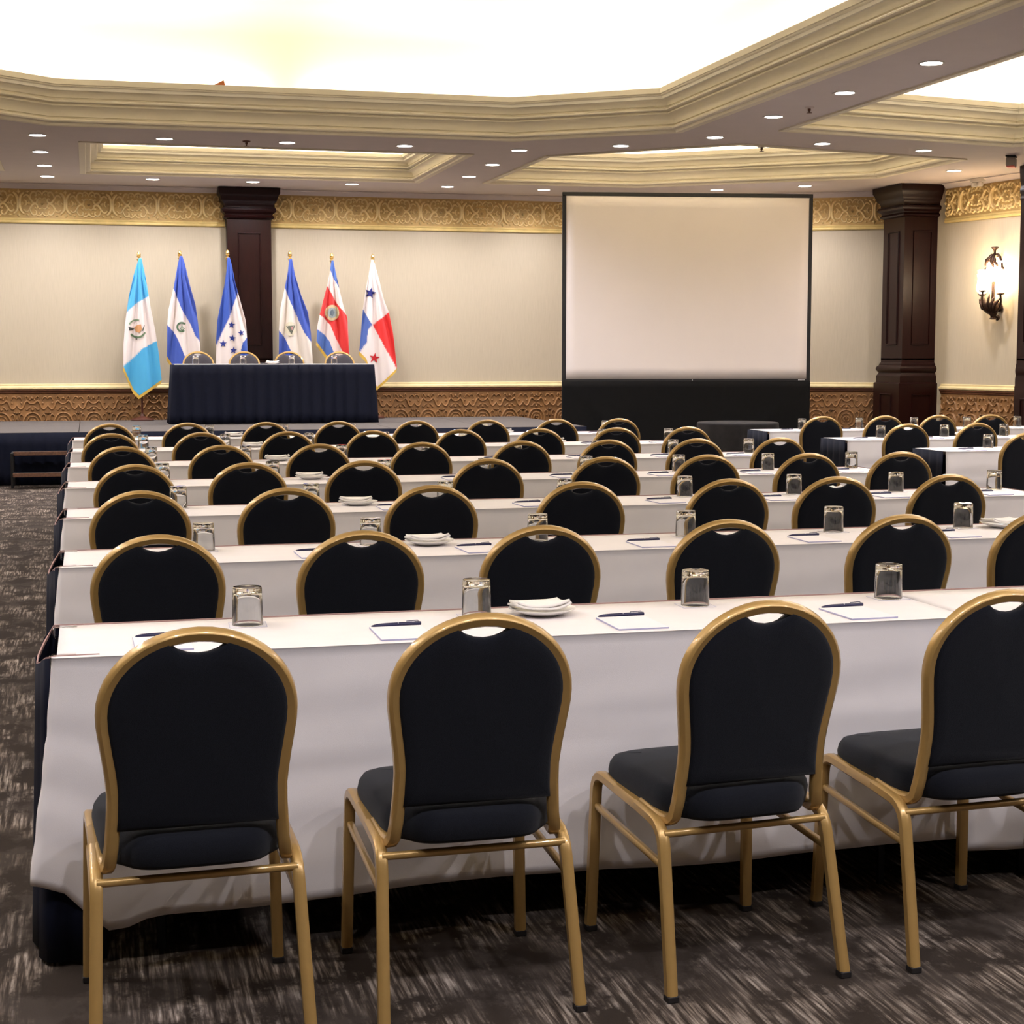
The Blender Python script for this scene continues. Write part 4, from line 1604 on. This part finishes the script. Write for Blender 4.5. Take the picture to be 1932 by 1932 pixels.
# ------------------------------------------------------------------ round black table
pc = at(1392, 796.5, 2, 0.765)
rt = empty('round_table', (pc.x, pc.y, 0))
MB().lathe([(0.42, 0.735), (0.425, 0.74), (0.425, 0.755), (0.42, 0.76)], seg=40).build('tabletop', 'laminate', rt)
MB().lathe([(0.03, 0.02), (0.03, 0.74)], seg=12).build('pedestal', 'table_steel', rt)
MB().lathe([(0.25, 0.0), (0.25, 0.015), (0.04, 0.04)], seg=24).build('base', 'table_steel', rt)
tag(rt, 'round pedestal table under black cloth before the projection screen', 'table')
mb = MB()
rs = []
seg = 96
for r, z, wv in ((0.001, 0.765, 0), (0.43, 0.765, 0), (0.437, 0.760, 0), (0.439, 0.745, 0.0), (0.45, 0.6, 0.4), (0.465, 0.3, 0.8), (0.48, 0.012, 1.0)):
    rs.append([((r + 0.02 * wv * math.sin(13 * 2 * PI * k / seg)) * math.cos(2 * PI * k / seg), (r + 0.02 * wv * math.sin(13 * 2 * PI * k / seg)) * math.sin(2 * PI * k / seg), z) for k in range(seg)])
mb.rings(rs, caps=False)
o = mb.build('round_tablecloth', 'black_damask', None, smooth=50)
o.location = (pc.x, pc.y, 0)
tag(o, 'black floor-length cloth on the small round table before the screen', 'tablecloth')

# ------------------------------------------------------------------ wall sconce
wd = (Vector((*P_R2, 0)) - Vector((*P_R1, 0))).normalized()
wn_ = Vector((wd.y, -wd.x, 0))


def on_right_wall(px, py):
    o = Vector((0, 0, CAM_H))
    dd = _f + _r * ((px - 966) / F_PX) - _u * ((py - 966) / F_PX)
    t = ((Vector((*P_R1, 0)) - o).dot(wn_)) / dd.dot(wn_)
    return o + dd * t


ps = on_right_wall(1889, 535)
sc_t = empty('wall_sconce', ps, math.atan2(wd.y, wd.x))
# local: x along the wall, -y out into the room
MB().lathe([(0.001, 0.0), (0.05, 0.004), (0.06, 0.02), (0.04, 0.03), (0.001, 0.035)], seg=16).build('backplate', 'bronze', sc_t, smooth=50)
bp = sc_t.children[-1]
bp.rotation_euler = (PI / 2, 0, 0)
bp.location = (0, 0.0, -0.30)
MB().tube(smooth_path([(0, -0.03, -0.44), (0, -0.10, -0.42), (0, -0.13, -0.33), (0, -0.13, -0.18), (0, -0.13, 0.06)], 5), [0.03, 0.04] + [0.022] * 19, seg=10).build('stem', 'bronze', sc_t, smooth=60)
MB().lathe([(0.02, -0.46), (0.05, -0.45), (0.03, -0.43), (0.055, -0.38), (0.07, -0.30), (0.04, -0.24), (0.02, -0.22)], (0, -0.12, 0), seg=14).build('urn', 'bronze', sc_t, smooth=50)
ARMS = [(-0.17, -0.16, -0.13), (0.17, -0.16, -0.13), (0.0, -0.30, -0.09)]
for ax, ay, az in ARMS:
    MB().tube(smooth_path([(0, -0.13, -0.36), (ax * 0.5, -0.13 + (ay + 0.13) * 0.5, -0.36), (ax * 1.05, ay, -0.27), (ax, ay, az)], 5), 0.013, seg=8).build('arm', 'bronze', sc_t, smooth=60)
    MB().lathe([(0.008, -0.03), (0.055, -0.012), (0.05, 0.0), (0.01, 0.004)], (ax, ay, az), seg=14).build('drip_cup', 'bronze', sc_t, smooth=50)
    g = MB().lathe([(0.035, 0.0), (0.066, 0.03), (0.072, 0.08), (0.062, 0.16), (0.060, 0.20), (0.072, 0.25)], (ax, ay, az + 0.005), seg=16, caps=False).build('glass_shade', 'lamp_glass', sc_t, smooth=60)
for ax in (-0.10, 0.0, 0.10):
    MB().lathe([(0.055, 0.0), (0.05, 0.06), (0.035, 0.12), (0.03, 0.20), (0.05, 0.26)], (ax, -0.12, 0.02), seg=14, caps=False).build('upper_shade', 'lamp_glass', sc_t, smooth=60)


def leaf(name, base, tip, w, curl, parent):
    base, tip = Vector(base), Vector(tip)
    ax = tip - base
    side = ax.cross(Vector((0, 1, 0))).normalized()
    vs = []
    n = 6
    for k in range(n + 1):
        f = k / n
        c = base + ax * f + Vector((0, -curl * math.sin(PI * f), 0))
        ww = w * math.sin(PI * (0.08 + 0.86 * f)) * (1.25 if k % 2 else 0.8)
        vs += [c - side * ww, c + Vector((0, -0.012, 0)), c + side * ww]
    m = MB()
    m.add(vs, [(k * 3 + i, k * 3 + i + 1, k * 3 + i + 4, k * 3 + i + 3) for k in range(n) for i in range(2)])
    m.build(name, 'bronze', parent, smooth=60, solid=0.006)


for k in range(5):
    a = -1.0 + 0.5 * k
    leaf('leaf', (0.02 * a, -0.13, -0.40), (0.19 * a, -0.18, -0.20 + 0.06 * (1 - abs(a))), 0.03, 0.05, sc_t)
for s in (-1, 1):
    MB().tube(smooth_path([(0, -0.12, 0.36), (s * 0.07, -0.12, 0.36), (s * 0.12, -0.12, 0.29), (s * 0.145, -0.12, 0.20), (s * 0.17, -0.12, 0.185)], 5), [0.02, 0.024] + [0.016] * 19, seg=8).build('crown_scroll', 'bronze', sc_t, smooth=60)
    leaf('crown_leaf', (s * 0.015, -0.13, 0.37), (s * 0.12, -0.16, 0.21), 0.03, 0.04, sc_t)
leaf('crown_leaf', (0.0, -0.13, 0.38), (0.05, -0.17, 0.2), 0.035, 0.04, sc_t)
MB().lathe([(0.012, 0.36), (0.016, 0.42), (0.05, 0.455), (0.045, 0.465), (0.01, 0.46)], (0, -0.12, 0), seg=12).build('finial', 'bronze', sc_t, smooth=50)
MB().tube([(0, -0.02, 0.34), (0, -0.13, 0.36)], 0.014, seg=8).build('bracket', 'bronze', sc_t)
tag(sc_t, 'bronze leaf wall sconce with glowing white glass shades by the corner column', 'wall lamp')
pl_ = bpy.data.lights.new('lamp', 'POINT')
pl_.energy = 13
pl_.color = (1.0, 0.80, 0.56)
pl_.shadow_soft_size = 0.10
lo = bpy.data.objects.new('lamp', pl_)
C.objects.link(lo)
lo.parent = sc_t
lo.location = (0, -0.42, 0.06)

# ------------------------------------------------------------------ ceiling fittings
for k, (px, py, lb) in enumerate(((465, 266, 'small brown sprinkler head on the ceiling before the flags coffer'), (1527, 202, 'small brown sprinkler head on the right ceiling beam'), (1437, 276, 'small sprinkler head on the beam above the projection screen'))):
    p = at(px, py, 2, ZC)
    t = empty('sprinkler_head', (p.x, p.y, ZC))
    MB().lathe([(0.045, 0.0), (0.04, -0.012), (0.018, -0.016)], seg=16).build('escutcheon', 'soffit_paint' if k == 1 else 'sprinkler', t, smooth=40)
    MB().lathe([(0.014, -0.014), (0.014, -0.035), (0.006, -0.04), (0.006, -0.05), (0.026, -0.052), (0.026, -0.056), (0.002, -0.058)], seg=14).build('nozzle', 'sprinkler', t, smooth=40)
    tag(t, lb, 'sprinkler')
p = at(1908, 304, 2, ZC - 0.06)
t = empty('ceiling_sensor', (p.x, p.y, ZC), 0.9)
MB().bbox(-0.09, 0.09, -0.05, 0.05, -0.12, -0.025, 0.006).build('housing', 'grey_plastic', t)
MB().bbox(-0.085, 0.085, -0.045, 0.045, -0.132, -0.12, 0.003).build('lens_strip', 'red_lens', t)
MB().bbox(-0.10, 0.10, -0.055, 0.055, -0.018, 0.0, 0.004).build('mounting_plate', 'black_metal', t)
MB().bbox(-0.06, 0.06, -0.03, 0.03, -0.026, -0.017, 0.002).build('bracket', 'black_metal', t)
tag(t, 'grey box with reddish underside fixed to the ceiling above the sconce', 'sensor')
p = on_right_wall(1857, 322)
t = empty('emergency_light', p - wn_ * -0.10, math.atan2(wd.y, wd.x))
MB().bbox(-0.10, 0.10, -0.05, 0.05, 0.0, 0.05, 0.008).build('housing', 'white_plastic', t)
for s in (-1, 1):
    MB().lathe([(0.01, 0.0), (0.035, -0.01), (0.042, -0.04), (0.035, -0.06), (0.001, -0.064)], (s * 0.055, -0.01, 0.004), seg=14).build('lamp_head', 'white_plastic', t, smooth=50)
t.location.z = ZC - 0.052
tag(t, 'white twin-head emergency light at the ceiling edge near the sconce', 'light fixture')
p = at(416, 160, 1, 16.72)
t = MB()
t.add([(-0.06, 0, 0), (0.05, 0, 0), (0.035, 0, 0.05), (-0.06, 0.05, 0), (0.05, 0.05, 0), (0.035, 0.05, 0.05)], [(0, 1, 2), (5, 4, 3), (0, 3, 4, 1), (1, 4, 5, 2), (2, 5, 3, 0)])
o = t.build('wood_offcut', 'scrap_wood', None)
o.location = (p.x, 16.75, ZC + 0.406)
tag(o, 'small orange wooden offcut poking over the ceiling cornice', 'wood piece')
